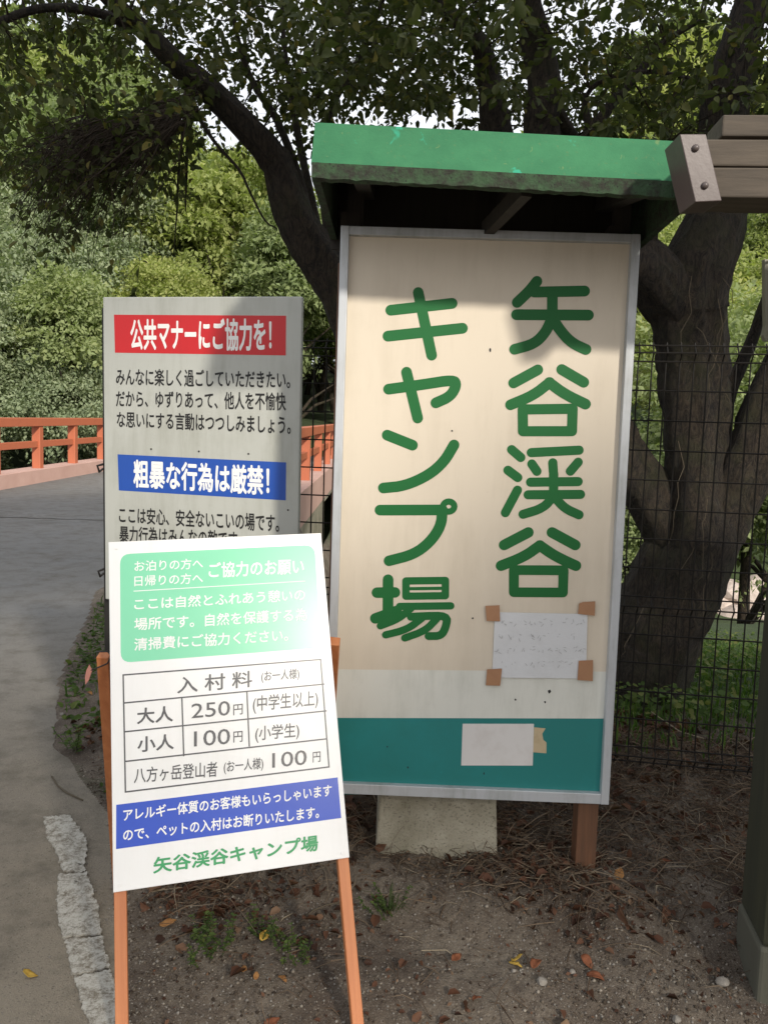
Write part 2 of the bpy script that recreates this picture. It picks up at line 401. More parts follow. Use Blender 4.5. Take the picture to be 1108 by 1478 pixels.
# far road resumes as bank beyond the bridge is hidden by trees
# painted edge line, worn into slabs
pl = thing('road_edge_line', 'worn white painted line along the road edge left of the fee board', 'road marking', loc=(-.95, 2.3, 0))
slabs = [[(64,1184),(100,1180),(118,1204),(127,1218),(122,1262),(92,1262),(80,1228),(70,1216)],
         [(86,1266),(126,1263),(136,1294),(84,1293)],
         [(82,1296),(128,1292),(143,1310),(147,1352),(92,1356),(84,1330)],
         [(94,1360),(148,1356),(158,1400),(104,1412),(100,1385)],
         [(108,1414),(160,1404),(168,1440),(170,1500),(140,1500),(118,1455)]]
for sl_ in slabs:
    pts = []
    n = len(sl_)
    for i in range(n):
        a = sl_[i]; b = sl_[(i+1) % n]
        for t in np.linspace(0, 1, 15)[:-1]:
            pts.append((a[0]+(b[0]-a[0])*t+random.uniform(-2.2, 2.2), a[1]+(b[1]-a[1])*t+random.uniform(-1.6, 1.6)))
    P3 = []
    for (px, py) in pts:
        p = on_z(px, py, 0.0); 
        p.z = float(road_z(np.array(p.y)))+.0105; P3.append(p)
    c = sum(P3, Vector())/len(P3)
    mb = MB(); m = len(P3); mb.add(P3+[c+Vector((0,0,.001))]+[p-Vector((0,0,.006)) for p in P3], [(i, (i+1) % m, m) for i in range(m)]+[(i, i+m+1, (i+1) % m+m+1, (i+1) % m) for i in range(m)])
    obj('paint_patch', mb, M['line'], pl)

# ------------------------------------------------------------------ sign helpers
def homog(px, loc):
    A = []
    for (x, y), (u, v) in zip(px, loc):
        A.append([x, y, 1, 0, 0, 0, -u*x, -u*y, -u]); A.append([0, 0, 0, x, y, 1, -v*x, -v*y, -v])
    _, _, vt = np.linalg.svd(np.array(A)); return vt[-1].reshape(3, 3)
class Board:
    """flat board: local x right, z up, face towards -y; px->local by its four surveyed corners"""
    def __init__(s, rot, cen, w_, h_, corners):
        r = Vector(rot); R = Quaternion(r.normalized(), r.length).to_matrix().to_4x4()
        s.mat = Matrix.Translation(Vector(cen)) @ R; s.w = w_; s.h = h_
        s.H = homog(corners, [(-w_/2, h_/2), (w_/2, h_/2), (w_/2, -h_/2), (-w_/2, -h_/2)])
    def uv(s, x, y):
        a = s.H @ np.array([x, y, 1.0]); return a[0]/a[2], a[1]/a[2]
    def pt(s, x, y, d): u, v = s.uv(x, y); return Vector((u, -d, v))
def text_on(B, parent, name, body, TL, TR, hL, hR, mat, d, bold=.02, label=None):
    cu = bpy.data.curves.new('t', 'FONT'); cu.body = body; cu.resolution_u = 3
    to = bpy.data.objects.new('t', cu); COL.objects.link(to)
    dg = bpy.context.evaluated_depsgraph_get(); me = bpy.data.meshes.new_from_object(to.evaluated_get(dg))
    bpy.data.objects.remove(to)
    n = len(me.vertices); co = np.zeros(n*3); me.vertices.foreach_get('co', co); co = co.reshape(-1, 3)
    mn = co.min(0)-bold; mx = co.max(0)+bold; fs = [tuple(p.vertices) for p in me.polygons]; bpy.data.meshes.remove(me)
    q = [np.array(B.uv(*p)) for p in (TL, TR, (TR[0], TR[1]+hR), (TL[0], TL[1]+hL))]
    VV = []; FF = []
    for i, (dx, dy) in enumerate([(0, 0), (1, 0), (-1, 0), (0, 1), (0, -1), (.7, .7), (-.7, .7), (.7, -.7), (-.7, -.7)] if bold > 0 else [(0, 0)]):
        u = (co[:, 0]+dx*bold-mn[0])/(mx[0]-mn[0]); v = (co[:, 1]+dy*bold-mn[1])/(mx[1]-mn[1])
        P = (q[0][None]*((1-u)*v)[:, None]+q[1][None]*(u*v)[:, None]+q[2][None]*(u*(1-v))[:, None]+q[3][None]*((1-u)*(1-v))[:, None])
        VV.append(np.stack([P[:, 0], -(d+.00002*i)*np.ones(n), P[:, 1]], -1)); FF += [tuple(k+n*i for k in f) for f in fs]
    me = bpy.data.meshes.new(name); me.from_pydata(np.concatenate(VV).tolist(), [], FF); me.materials.append(mat)
    o = bpy.data.objects.new(name, me); COL.objects.link(o); o.parent = parent; MW[o] = MW[parent]
    if label: o['label'] = label
    return o
def poly_on(B, parent, name, pts, mat, d, thick=.0004, label=None, wob=0, radius=0):
    P = [B.pt(x, y, d) for x, y in pts]
    mb = MB(); n = len(P); mb.add(P+[p+Vector((0, thick, 0)) for p in P], [tuple(range(n))[::-1]]+[(i, (i+1) % n, (i+1) % n+n, i+n) for i in range(n)])
    o = obj(name, mb, mat, parent, world=False)
    if label: o['label'] = label
    return o
def rounded(quad, r, seg=6):
    out = []
    n = len(quad)
    for i in range(n):
        p = Vector(quad[i]); a = Vector(quad[i-1]); b = Vector(quad[(i+1) % n])
        da = (a-p).normalized()*r; db = (b-p).normalized()*r
        for t in np.linspace(0, 1, seg): 
            out.append(tuple((p+da)*(1-t)**2+p*2*t*(1-t)+(p+db)*t*t))
    return out
def strokes_on(B, parent, name, strokes, tf, mat, d0, width):
    mb = MB(); d = d0
    for st in strokes:
        wd = width; closed = False
        if isinstance(st, dict): wd = st.get('w', width); closed = st.get('closed', False); st = st['p']
        P = [Vector(B.uv(*tf(*p))) for p in st]
        # local stroke width
        a = Vector(B.uv(*tf(*st[0]))); b = Vector(B.uv(*tf(st[0][0]+10, st[0][1]))); hw = (b-a).length/10*wd/2
        if closed: P = P+[P[0], P[1]]
        elif len(P) > 2:     # smooth open strokes (Chaikin)
            for _ in range(2):
                N = [P[0]]
                for i in range(len(P)-1): N += [P[i]*.75+P[i+1]*.25, P[i]*.25+P[i+1]*.75]
                P = N+[P[-1]]
        if closed: P = P[:-1]
        for i in range(len(P)-1):
            t = (P[i+1]-P[i]).normalized()*hw; nn = Vector((-t.y, t.x))
            q4 = [P[i]+nn, P[i+1]+nn, P[i+1]-nn, P[i]-nn]
            mb.add([Vector((q.x, -d, q.y)) for q in q4], [(3, 2, 1, 0)]); d += .000012
        ends = P if (closed or len(P) > 2) else (P[0], P[-1])
        for p in ends:
            mb.add([Vector((p.x+hw*math.cos(q), -d, p.y+hw*math.sin(q))) for q in np.linspace(0, 2*math.pi, 19)[:-1]], [tuple(range(18))]); d += .000012
    return obj(name, mb, mat, parent, world=False)

# ------------------------------------------------------------------ main campsite sign
B1 = Board((-.02293, .00228, -.0168), (.2943, 2.4887, 1.2397), .91, 1.785, [(490,324),(922,343),(878,1161),(470,1140)])
B1.mat = Matrix.Translation((.2943, 2.4887, 1.2397)) @ Quaternion(Vector((-.02293, .00228, -.0168)).normalized(), .0285).to_matrix().to_4x4()
sign = thing('campsite_sign', 'tall cream signboard with big green characters, teal base band and green roof', 'signboard', B1.mat)
w_, h_ = .91, 1.785
mb = MB().box((0, .016, 0), (w_-.03, .012, h_-.03)); obj('panel', mb, M['cream'], sign, world=False)
fw = .026
fr = lambda mb_: obj('frame_rail', mb_, M['alu'], sign, world=False, bevel=.002)
fr(MB().box((-(w_-fw)/2, .004, 0), (fw, .036, h_))); fr(MB().box(((w_-fw)/2, .004, 0), (fw, .036, h_)))
fr(MB().box((0, .005, (h_-fw)/2), (w_-2*fw, .034, fw))); fr(MB().box((0, .005, -(h_-.034)/2), (w_-2*fw, .034, .034)))
poly_on(B1, sign, 'white_band', [(486,965.5),(880,973.5),(876,1041),(484,1035.5)], M['white_band'], -.0096)
poly_on(B1, sign, 'teal_band', [(484,1035.5),(876,1041),(870,1150),(480,1146)], M['teal'], -.0092)
def hidden_trim(): pass
tf = lambda x, y: (480+x/2.3095, 320+y/2.3095)
CH = {
 'ki': [[(190,290),(396,270)],[(181,377),(431,354)],[(282,232),(328,443)]],
 'ya': [[(184,555),(300,541),(402,526),(412,545),(392,582),(343,603)],[(244,499),(282,653)]],
 'n': [[(180,709),(265,744)],[(168,886),(240,880),(320,845),(372,800),(404,745)]],
 'pu': [[(157,960),(360,962)],[(366,962),(362,1015),(325,1070),(270,1110),(188,1130)],
        {'p': [(387+19*math.cos(a), 951+17*math.sin(a)) for a in np.linspace(0, 2*math.pi, 17)[:-1]], 'w': 21, 'closed': True}],
 'ba': [[(148,1236),(208,1236)],[(185,1193),(185,1308)],[(143,1322),(214,1298)],
        {'p': [(245,1198),(377,1198),(377,1249),(245,1249)], 'w': 25, 'closed': True},{'p': [(250,1224),(372,1224)], 'w': 11},
        {'p': [(224,1283),(395,1283)], 'w': 25},{'p': [(262,1290),(220,1325),(160,1347)], 'w': 25},
        {'p': [(262,1318),(300,1316),(384,1315),(380,1352),(364,1383),(322,1383)], 'w': 27},
        {'p': [(300,1322),(250,1360),(178,1377)], 'w': 25},{'p': [(348,1326),(310,1365),(242,1388)], 'w': 25}],
 'ya_arrow': [[(680,200),(655,232),(614,270)],[(672,236),(840,235)],[(612,311),(853,316)],[(732,245),(732,325)],[(732,322),(710,372),(672,410),(606,427)],[(732,325),(765,375),(800,410),(845,431)]],
 'tani': [[(684,497),(603,540)],[(764,497),(838,541)],[(724,540),(670,582),(593,613)],[(722,540),(775,580),(844,614)],{'p': [(634,629),(801,629),(799,704),(635,702)], 'w': 34, 'closed': True}],
 'kei': [{'p': q, 'w': 31} for q in ([(597,763),(628,790)],[(585,832),(618,857)],[(617,899),(577,974)],[(663,774),(823,768)],[(665,812),(682,837)],[(735,809),(737,838)],[(820,808),(794,838)],[(661,873),(820,873)],[(653,915),(828,916)],[(738,845),(738,922)],[(738,920),(705,960),(636,980)],[(740,922),(775,962),(823,984)])],
 'tani2': [[(654,1041),(573,1082)],[(733,1042),(811,1085)],[(693,1085),(640,1122),(563,1151)],[(692,1085),(745,1122),(813,1154)],{'p': [(606,1166),(772,1169),(770,1243),(606,1240)], 'w': 33, 'closed': True}],
}
for q in CH: strokes_on(B1, sign, 'character', CH[q], tf, M['char_green'], -.0094, 36)
# taped notice and sticker
t6 = lambda x, y: (460+x/2.308, 860+y/2.308)
nb = thing('paper_notice', 'white handwritten paper held by four brown tapes low on the cream signboard', 'notice', B1.mat)
P = [B1.pt(*t6(x, y), -.0072) for x, y in ((588,58),(897,68),(893,283),(580,275))]
vs = []; fs = []; NN = 10
for j in range(NN+1):
    for i in range(NN+1):
        u, v = i/NN, j/NN; p = P[0]*(1-u)*(1-v)+P[1]*u*(1-v)+P[2]*u*v+P[3]*(1-u)*v
        p = p+Vector((0, -.0012*math.sin(u*7+v*3)*math.sin(v*5)-.004*max(0, v-.7)*math.sin(u*math.pi)-.001, 0)); vs.append(p)
for j in range(NN):
    for i in range(NN): a = j*(NN+1)+i; fs.append((a, a+1, a+NN+2, a+NN+1))
obj('sheet', MB().add(vs, fs), M['paper'], nb, world=False, smooth=True)
mb = MB(); r2 = random.Random(5)
for row, (yy, n, x0, x1) in enumerate(((92,9,620,880),(137,8,608,840),(182,11,600,885),(230,8,620,840))):
    for c_ in range(n):
        cx_ = x0+(x1-x0)*c_/(n-1)+r2.uniform(-5, 5); 
        for s_ in range(r2.randint(2, 4)):
            a0 = (cx_+r2.uniform(-9, 9), yy+r2.uniform(-9, 9)); a1 = (a0[0]+r2.uniform(-10, 10), a0[1]+r2.uniform(-3, 12))
            A = B1.pt(*t6(*a0), -.0030+s_*.00005); Bp = B1.pt(*t6(*a1), -.0030+s_*.00005); dd = (Bp-A).normalized()*.0007; nn = Vector((-dd.z, 0, dd.x))
            mb.add([A-nn, Bp-nn, Bp+nn, A+nn], [(0,1,2,3)])
hw_ = obj('handwriting', mb, M['pencil'], nb, world=False); hw_['kind'] = 'stuff'
for q in ([(556,36),(603,34),(605,88),(560,86)], [(868,32),(880,27),(922,25),(920,73),(864,66)], [(562,247),(612,245),(606,302),(558,300)], [(867,222),(915,220),(914,290),(863,286)]):
    poly_on(B1, nb, 'brown_tape', [t6(*p) for p in q], M['kraft'], -.0008, .0006)
t7 = lambda x, y: (540+x/3.957, 1020+y/3.957)
stk = thing('white_sticker', 'blank white sticker patch on the teal band of the signboard', 'sticker', B1.mat)
poly_on(B1, stk, 'patch', [t7(*p) for p in ((510,103),(918,108),(912,346),(503,341))], M['sticker'], -.0085, .0007)
poly_on(B1, stk, 'yellowed_tape', [t7(*p) for p in ((919,128),(985,135),(966,165),(972,200),(990,215),(990,277),(914,270))], M['old_tape'], -.0088, .0004)
# specks and scratches
mb = MB()
for (x, y, s_) in ((707,505,2.6),(652,622,1.6),(590,1108,1.5),(683,894,1.6),(745,1012,1.8),(794,1001,3.2),(788,1016,1.8),(700,1118,1.6),(560,1078,1.3)):
    mb.add([B1.pt(x+s_*math.cos(a)*random.uniform(.5, 1), y+s_*math.sin(a)*random.uniform(.6, 1.4), -.0088) for a in np.linspace(0, 6.28, 8)[:-1]], [tuple(range(7))])
obj('specks', mb, M['ink'], sign, world=False)['kind'] = 'stuff'
# legs, roof
def W(o_, p): return MW[o_] @ Vector(p)
for lx in (-.43, .40):
    top = Vector((lx, .062, .93)); 
    mb = MB().box((lx, .058, -.235), (.066, .07, 2.05)); obj('leg', mb, M['sign_post'], sign, world=False, bevel=.003)
ZF = .912           # board-local height of the eave's lower edge
ROOF0 = len(bpy.data.objects)
roof_before = set(bpy.data.objects)
xl, xr = -.508, .497
Y0 = -.372
mb = MB().add([(xl,Y0,ZF+.035),(xr,Y0,ZF+.035),(xr,Y0+.065,ZF+.165),(xl,Y0+.065,ZF+.165),(xr,.22,ZF+.235),(xl,.22,ZF+.235),
               (xl,Y0+.012,ZF+.035),(xr,Y0+.012,ZF+.035),(xr,Y0+.075,ZF+.155),(xl,Y0+.075,ZF+.155),(xr,.22,ZF+.225),(xl,.22,ZF+.225)],
              [(0,1,2,3),(3,2,4,5),(0,6,7,1),(6,9,8,7),(9,11,10,8),(0,3,9,6),(3,5,11,9),(1,7,8,2),(2,8,10,4),(5,4,10,11)])
obj('roof_sheet', mb, M['roof_green'], sign, world=False)
mb = MB()
NX = 60
for j, (yy, zz) in enumerate(((Y0-.003, ZF+.038), (Y0-.004, ZF-.002), (Y0+.018, ZF-.004), (Y0+.02, ZF+.034))):
    for i in range(NX+1): mb.v.append(Vector((xl+.002+(xr-xl-.004)*i/NX, yy+random.uniform(-.001, .001), zz+(random.uniform(-.002, .002) if j in (1, 2) else 0))))
for j in range(3):
    for i in range(NX): a = j*(NX+1)+i; mb.f.append((a, a+NX+1, a+NX+2, a+1))
obj('eave_board', mb, M['eave'], sign, world=False)
for x_ in (xl+.012, xr-.012):
    prof = [(Y0+.02, ZF), (.21, ZF-.005), (.21, ZF+.222), (Y0+.078, ZF+.153), (Y0+.02, ZF+.045)]
    mb = MB().prism([(0, q[0], q[1]) for q in prof], (x_-.011, 0, 0), (x_+.011, 0, 0))
    obj('side_board', mb, M['eave'], sign, world=False)
for yy in (-.27, -.15, -.04, .08): obj('roof_batten', MB().box((0, yy, ZF+.055+.25*(yy+.37)), (xr-xl-.05, .03, .03)), M['rafter'], sign, world=False)
obj('roof_lining', MB().add([(xl+.02,Y0+.03,ZF+.06),(xr-.02,Y0+.03,ZF+.06),(xr-.02,.20,ZF+.205),(xl+.02,.20,ZF+.205)], [(0,1,2,3)]), M['rafter'], sign, world=False)
obj('back_board', MB().box(((xl+xr)/2, .218, ZF+.09), (xr-xl-.004, .012, .25)), M['rafter'], sign, world=False)
for x_ in (-.385, .06, .382): obj('rafter', MB().bar((x_, -.33, ZF+.045), (x_, .19, ZF+.15), .045, .05), M['rafter'], sign, world=False)
obj('brace', MB().bar((.06, -.32, ZF+.02), (-.01, .02, ZF+.0), .03, .045), M['rafter'], sign, world=False)
for x_ in (-.43, .40): obj('roof_post', MB().box((x_, .058, .87), (.06, .06, .155)), M['rafter'], sign, world=False)
for x_ in (-.415, .41): obj('roof_bracket', MB().box((x_, .05, ZF+.06), (.05, .03, .2)), M['rafter'], sign, world=False)

for o in set(bpy.data.objects)-roof_before:      # the roof hangs a little lower on its right side
    for v in o.data.vertices: v.co.z -= .024*(v.co.x+.5)

# ------------------------------------------------------------------ manners sign
K2 = .86
B2 = Board((.00497,-.00357,-.17888), (-.80876*K2, 3.46604*K2, 1.5+.13796*K2), .9*K2, .85*K2, [(148,430),(437,427),(431,722),(151,708)])
ms = thing('manners_sign', 'weathered grey board with red and blue headings and black lines of Japanese text', 'sign', B2.mat)
obj('panel', MB().box((0, .0125, -.245*K2), (.9*K2, .025, 1.34*K2)), M['grey_sign'], ms, world=False, bevel=.004)
t1 = lambda x, y: (130+x/3.166, 420+y/3.166)
poly_on(B2, ms, 'red_band', [t1(*p) for p in ((108,112),(897,112),(895,295),(113,285))], M['red'], .0004)
poly_on(B2, ms, 'blue_band', [t1(*p) for p in ((126,745),(895,785),(893,958),(132,908))], M['blue_old'], .0004)
T1 = [('公共マナーにご協力を！', (183,130), (830,124), 143, 152, 'white_ink', .0009),
      ('みんなに楽しく過ごしていただきたい。', (118,355), (915,366), 78, 82, 'ink', .0006),
      ('だから、ゆずりあって、他人を不愉快', (118,455), (895,465), 76, 84, 'ink', .0006),
      ('な思いにする言動はつつしみましょう。', (122,550), (917,572), 74, 86, 'ink', .0006),
      ('粗暴な行為は厳禁！', (198,768), (818,800), 128, 136, 'white_ink', .0009),
      ('ここは安心、安全ないこいの場です。', (133,980), (862,1020), 74, 84, 'ink', .0006),
      ('暴力行為はみんなの敵です。', (135,1066), (690,1096), 74, 84, 'ink', .0006)]
for s_, a, b, h0, h1, m_, d in T1: text_on(B2, ms, 'text_line', s_, t1(*a), t1(*b), h0/3.166, h1/3.166, M[m_], d, .028 if m_ == 'white_ink' else .02)
for x, y in ((278,722),(495,733),(722,745),(903,1002)):
    c = B2.pt(*t1(x, y), .001); obj('nail', MB().tube([c+Vector((0, .001, 0)), c-Vector((0, .001, 0))], .0035, 8), M['dark_metal'], ms, world=False)
for lx in (-.452*K2, .40*K2): obj('post', MB().box((lx, .048, -.62), (.04, .04, 1.9)), M['dark_metal'], ms, world=False, bevel=.003)
for lz in (.28, -.36, -.74): obj('cross_rail', MB().box((-.02, .031, lz), (.74, .010, .04)), M['dark_metal'], ms, world=False)
for lz in (-.28, -.69):
    obj('clamp', MB().tube([(-.408, .03, lz), (-.419, .02, lz-.012), (-.414, -.002, lz+.012), (-.404, .03, lz+.018), (-.404, .07, lz)], .005, 6), M['dark_metal'], ms, world=False)

# ------------------------------------------------------------------ fee board on orange legs
B3 = Board((-.38232,-.09151,.25165), (-.41323,2.11603,.77655), .6, .9, [(156,781),(462,770),(505,1240),(165,1287)])
fb = thing('fee_board', 'glossy white fee board with mint green panel and price table on orange wooden legs', 'sign', B3.mat)
obj('panel', MB().box((0, .003, 0), (.6, .006, .9)), M['board_white'], fb, world=False, bevel=.0015)
t2 = lambda x, y: (140+x/2.841, 760+y/2.841)
t3 = lambda x, y: (140+x/2.77, 1040+y/2.77)
poly_on(B3, fb, 'mint_panel', [p for p in rounded([t2(*q) for q in ((93,110),(888,77),(917,500),(98,555))], 15)], M['mint'], .0004)
poly_on(B3, fb, 'blue_band', [t3(*p) for p in ((80,333),(962,232),(977,395),(80,510))], M['blue_new'], .0004)
T2 = [('お泊りの方へ', (152,138), (432,128), 44, 44, 'white_ink', .01), ('日帰りの方へ', (152,199), (432,188), 44, 44, 'white_ink', .01),
      ('ご協力のお願い', (455,147), (845,132), 64, 64, 'white_ink', .02),
      ('ここは自然とふれあう憩いの', (152,292), (850,256), 48, 50, 'white_ink', .015),
      ('場所です。自然を保護する為', (152,372), (858,336), 52, 52, 'white_ink', .015),
      ('清掃費にご協力ください。', (152,455), (782,420), 52, 52, 'white_ink', .015),
      ('入 村 料', (328,616), (635,591), 68, 68, 'table_ink', .012), ('(お一人様)', (672,594), (828,583), 50, 50, 'table_ink', .012),
      ('大人', (165,742), (312,732), 66, 66, 'table_ink', .02), ('250', (387,726), (545,714), 60, 60, 'table_ink', .003), ('円', (558,731), (597,727), 44, 44, 'table_ink', .01),
      ('(中学生以上)', (638,696), (905,674), 74, 74, 'table_ink', .012)]
T3 = [('小人', (163,62), (308,50), 63, 63, 'table_ink', .02), ('100', (388,42), (532,32), 62, 62, 'table_ink', .003), ('円', (545,45), (582,42), 44, 44, 'table_ink', .01),
      ('(小学生)', (632,24), (808,10), 68, 68, 'table_ink', .012),
      ('八方ヶ岳登山者', (150,186), (482,162), 62, 62, 'table_ink', .01), ('(お一人様)', (507,162), (665,148), 54, 54, 'table_ink', .012),
      ('100', (700,132), (838,120), 60, 60, 'table_ink', .003), ('円', (862,130), (893,127), 42, 42, 'table_ink', .01),
      ('アレルギー体質のお客様もいらっしゃいます', (108,350), (938,258), 50, 50, 'white_ink', .02),
      ('ので、ペットの入村はお断りいたします。', (108,430), (888,345), 50, 50, 'white_ink', .02),
      ('矢谷渓谷キャンプ場', (228,545), (885,460), 66, 66, 'green_print', .03)]
for TT, t_, sc in ((T2, t2, 2.841), (T3, t3, 2.77)):
    for s_, a, b, h0, h1, m_, bo in TT: text_on(B3, fb, 'text_line', s_, t_(*a), t_(*b), h0/sc, h1/sc, M[m_], .0009, bo)
def seg_on(a, b, wpx=2.0, d=.0006, mat='table_ink'):
    A = B3.pt(*a, d); Bq = B3.pt(*b, d); t = (Bq-A).normalized(); n = Vector((-t.z, 0, t.x))*(.0019*wpx/2)
    obj('table_rule', MB().add([A-n-t*.0019, Bq-n+t*.0019, Bq+n+t*.0019, A+n-t*.0019], [(0,1,2,3)]), M[mat], fb, world=False)
Lr = [(178,973),(179.2,1013.4),(180.2,1055),(181,1097.8),(182,1141.8)]; Rr_ = [(462,953),(466.6,988.8),(470,1027.5),(470.5,1068),(474.7,1108.6)]
for i in range(5): seg_on(Lr[i], Rr_[i], 2, .0006)
seg_on(Lr[0], Lr[4], 2, .00065); seg_on(Rr_[0], Rr_[4], 2, .00065)
seg_on((262.5,1007), (265.5,1090), 2, .0007); seg_on((356,1000), (359.7,1077), 2, .0007)
seg_on(t2(152,262), t2(848,226), 1.2, .0009, 'white_ink')
for x, y in ((167,790),(453,780),(494,1233),(174,1276)):
    c = B3.pt(x, y, .001); obj('screw', MB().tube([c+Vector((0, .001, 0)), c-Vector((0, .0012, 0))], .004, 8), M['board_white'], fb, world=False)
# front legs continue in the plane of the panel to the ground
lw = .030
for sx in (-1, 1):
    x_ = sx*(.3-lw/2-.001)
    a = B3.mat @ Vector((x_*.985, .021, .40)); b = B3.mat @ Vector((x_, .021, -.45)); d = (b-a); b2 = a+d*((a.z+.08)/(-d.z))*(.985 if sx < 0 else .99)
    up = (B3.mat.to_3x3() @ Vector((0, -1, 0)))
    obj('front_leg', MB().bar(a, b2, lw, .028, up), M['orange_wood'], fb, bevel=.002)
tl = at(150.5, 945, 2.23); tr_ = at(482, 925, 2.26)
bl = at(173, 1338, 2.5); bl.z = .0; br = at(466, 1212, 2.75); br.z = .12
dl = (bl-tl)
obj('rear_leg', MB().bar(tl, bl, .034, .032, (0, -1, .2)), M['orange_wood'], fb, bevel=.002)
obj('rear_leg', MB().bar(tr_, br, .034, .032, (0, -1, .2)), M['orange_wood'], fb, bevel=.002)
obj('cross_bar', MB().bar(tl*.88+bl*.12+Vector((0, .03, 0)), tr_*.88+br*.12+Vector((0, .03, 0)), .03, .02), M['orange_wood'], fb, bevel=.002)
tc = tl+Vector((.0, -.022, -.01))
obj('wire_tie', MB().tube([tc+Vector(q) for q in ((-.03,.0,-.03),(-.012,-.004,-.022),(.018,-.004,-.008),(.030,-.002,.014),(.018,0,.026),(-.01,.002,.024),(-.02,.01,.02))], .0022, 6), M['dark_metal'], fb)
obj('pink_tag', MB().prism([tc+Vector(q) for q in ((-.034,0,-.014),(-.026,0,-.03),(-.036,0,-.06),(-.045,0,-.072),(-.046,0,-.05),(-.042,0,-.03))], (0,-.002,0), (0,.002,0)), M['pink_tag'], fb)

# ------------------------------------------------------------------ concrete block below the sign
cb = thing('concrete_block', 'rough concrete footing block with recessed top under the signboard', 'concrete block', loc=(.155, 2.72, .1))
a = at(545, 1245, 2.58); b = at(712, 1243, 2.58)
mb = MB(); zt = .40; zb = .05
x0, x1 = a.x, b.x; y0 = 2.57; y1 = 2.9
mb.add([(x0-.012,y0-.012,zb),(x1+.012,y0-.012,zb),(x1+.012,y1,zb),(x0-.012,y1,zb),(x0,y0,zt-.06),(x1-.004,y0,zt-.06),(x1-.004,y1,zt-.06),(x0,y1,zt-.06)], [(0,1,5,4),(1,2,6,5),(2,3,7,6),(3,0,4,7),(0,3,2,1),(4,5,6,7)])
obj('base', mb, M['concrete'], cb, bevel=.008)
mb = MB().box(((x0+x1)/2, (y0+y1)/2, zt-.02), (x1-x0-.06, y1-y0-.05, .078)); obj('cap', mb, M['mossy'], cb, bevel=.008)

# ------------------------------------------------------------------ gate on the right
gate = thing('timber_gate', 'dark square gate post carrying stacked brown beams with a steel end cap', 'gate', loc=(1.1, 2.25, 0))
pc = on_z(1091, 1441, 0); ang = math.radians(-9)
R8 = Matrix.Rotation(ang, 3, 'Z')
def postbox(c, s, h0, h1, lean=0):
    q = s/2; vs = []
    for z, l in ((h0, 0), (h1, lean)):
        for k_ in ((-q,-q),(q,-q),(q,q),(-q,q)):
            p = R8 @ Vector((k_[0], k_[1], 0)); vs.append(Vector((c.x+p.x+l, c.y+p.y, z)))
    return MB().add(vs, [(0,3,2,1),(4,5,6,7),(0,1,5,4),(1,2,6,5),(2,3,7,6),(3,0,4,7)])
pcen = pc+R8 @ Vector((.11, .11, 0))
M['old_concrete'] = paint('damp_old_concrete', (.085, .083, .062), (.04, .04, .025), .7, .9, 4)
obj('footing', postbox(pcen, .222, -.05, .145), M['old_concrete'], gate, bevel=.01)
obj('post', postbox(pcen, .21, .145, 2.2, -.0), M['gate_post'], gate, bevel=.012)
DB = 2.0
yaw = math.radians(-4)
bx0 = at(1020, 242, DB)
dirb = Vector((math.cos(yaw), math.sin(yaw), 0)); nb_ = Vector((-dirb.y, dirb.x, 0))
def plank(x_px, y_top, y_bot, L, th, fwd=0.0, name='beam'):
    a = at(x_px, y_top, DB+fwd); b = at(x_px, y_bot, DB+fwd); z1, z0 = a.z, b.z
    o0 = Vector((a.x, a.y, 0)); q = [o0, o0+dirb*L, o0+dirb*L+nb_*th, o0+nb_*th]
    mb = MB().add([Vector((p.x, p.y, z0)) for p in q]+[Vector((p.x, p.y, z1)) for p in q], [(0,3,2,1),(4,5,6,7),(0,1,5,4),(1,2,6,5),(2,3,7,6),(3,0,4,7)])
    return obj(name, mb, M['beam'], gate, bevel=.004)
plank(1015, 241, 284.6, 2.4, .13); plank(1015, 200.5, 239.5, 2.4, .13, .003); plank(1043, 165, 196.5, 2.3, .12, .02)
plank(1052, 285.5, 300, 2.2, .05, .08)
# steel cap, skewed box
c4 = lambda x, y: (940+x/4.22, 150+y/4.22)
D1, D2 = 1.955, 2.06
f4 = [at(*c4(*p), D1) for p in ((170,183),(331,183),(427,590),(265,598))]
ext = Vector((0.0, .105, 0)); 
fr4 = f4; bk = [p+ext+Vector((.0, 0, 0)) for p in f4]
mb = MB().add(fr4+bk, [(3,2,1,0),(4,5,6,7),(0,1,5,4),(1,2,6,5),(2,3,7,6),(3,0,4,7)])
cap = obj('end_cap', mb, M['cap'], gate, bevel=.002)
for x, y in ((265,270),(322,498)):
    c = at(*c4(x, y), D1); bm = MB().tube([c+Vector((0,.002,0)), c-Vector((0,.004,0)), c-Vector((0,.0075,0)), c-Vector((0,.009,0))], [.0085,.0085,.006,.002], 10)
    obj('bolt', bm, M['bolt'], cap, smooth=True)
M['olive_board'] = paint('faded_olive_board', (.24, .23, .17), (.12, .12, .08), .4)
hb = thing('hanging_board', 'faded olive board with a rounded corner hanging at the right edge behind the gate beam', 'board', loc=at(1125, 430, 2.5))
q = [(1103,374),(1160,374),(1160,492),(1104,492),(1101,484),(1104,470),(1103,420)]
mb = MB().prism([at(x, y, 2.5) for x, y in q], (0, 0, 0), (0, .02, 0)); obj('panel', mb, M['olive_board'], hb)
obj('hanger', MB().tube([at(1130, 374, 2.51), at(1130, 290, 2.2)], .004, 6), M['dark_metal'], hb)

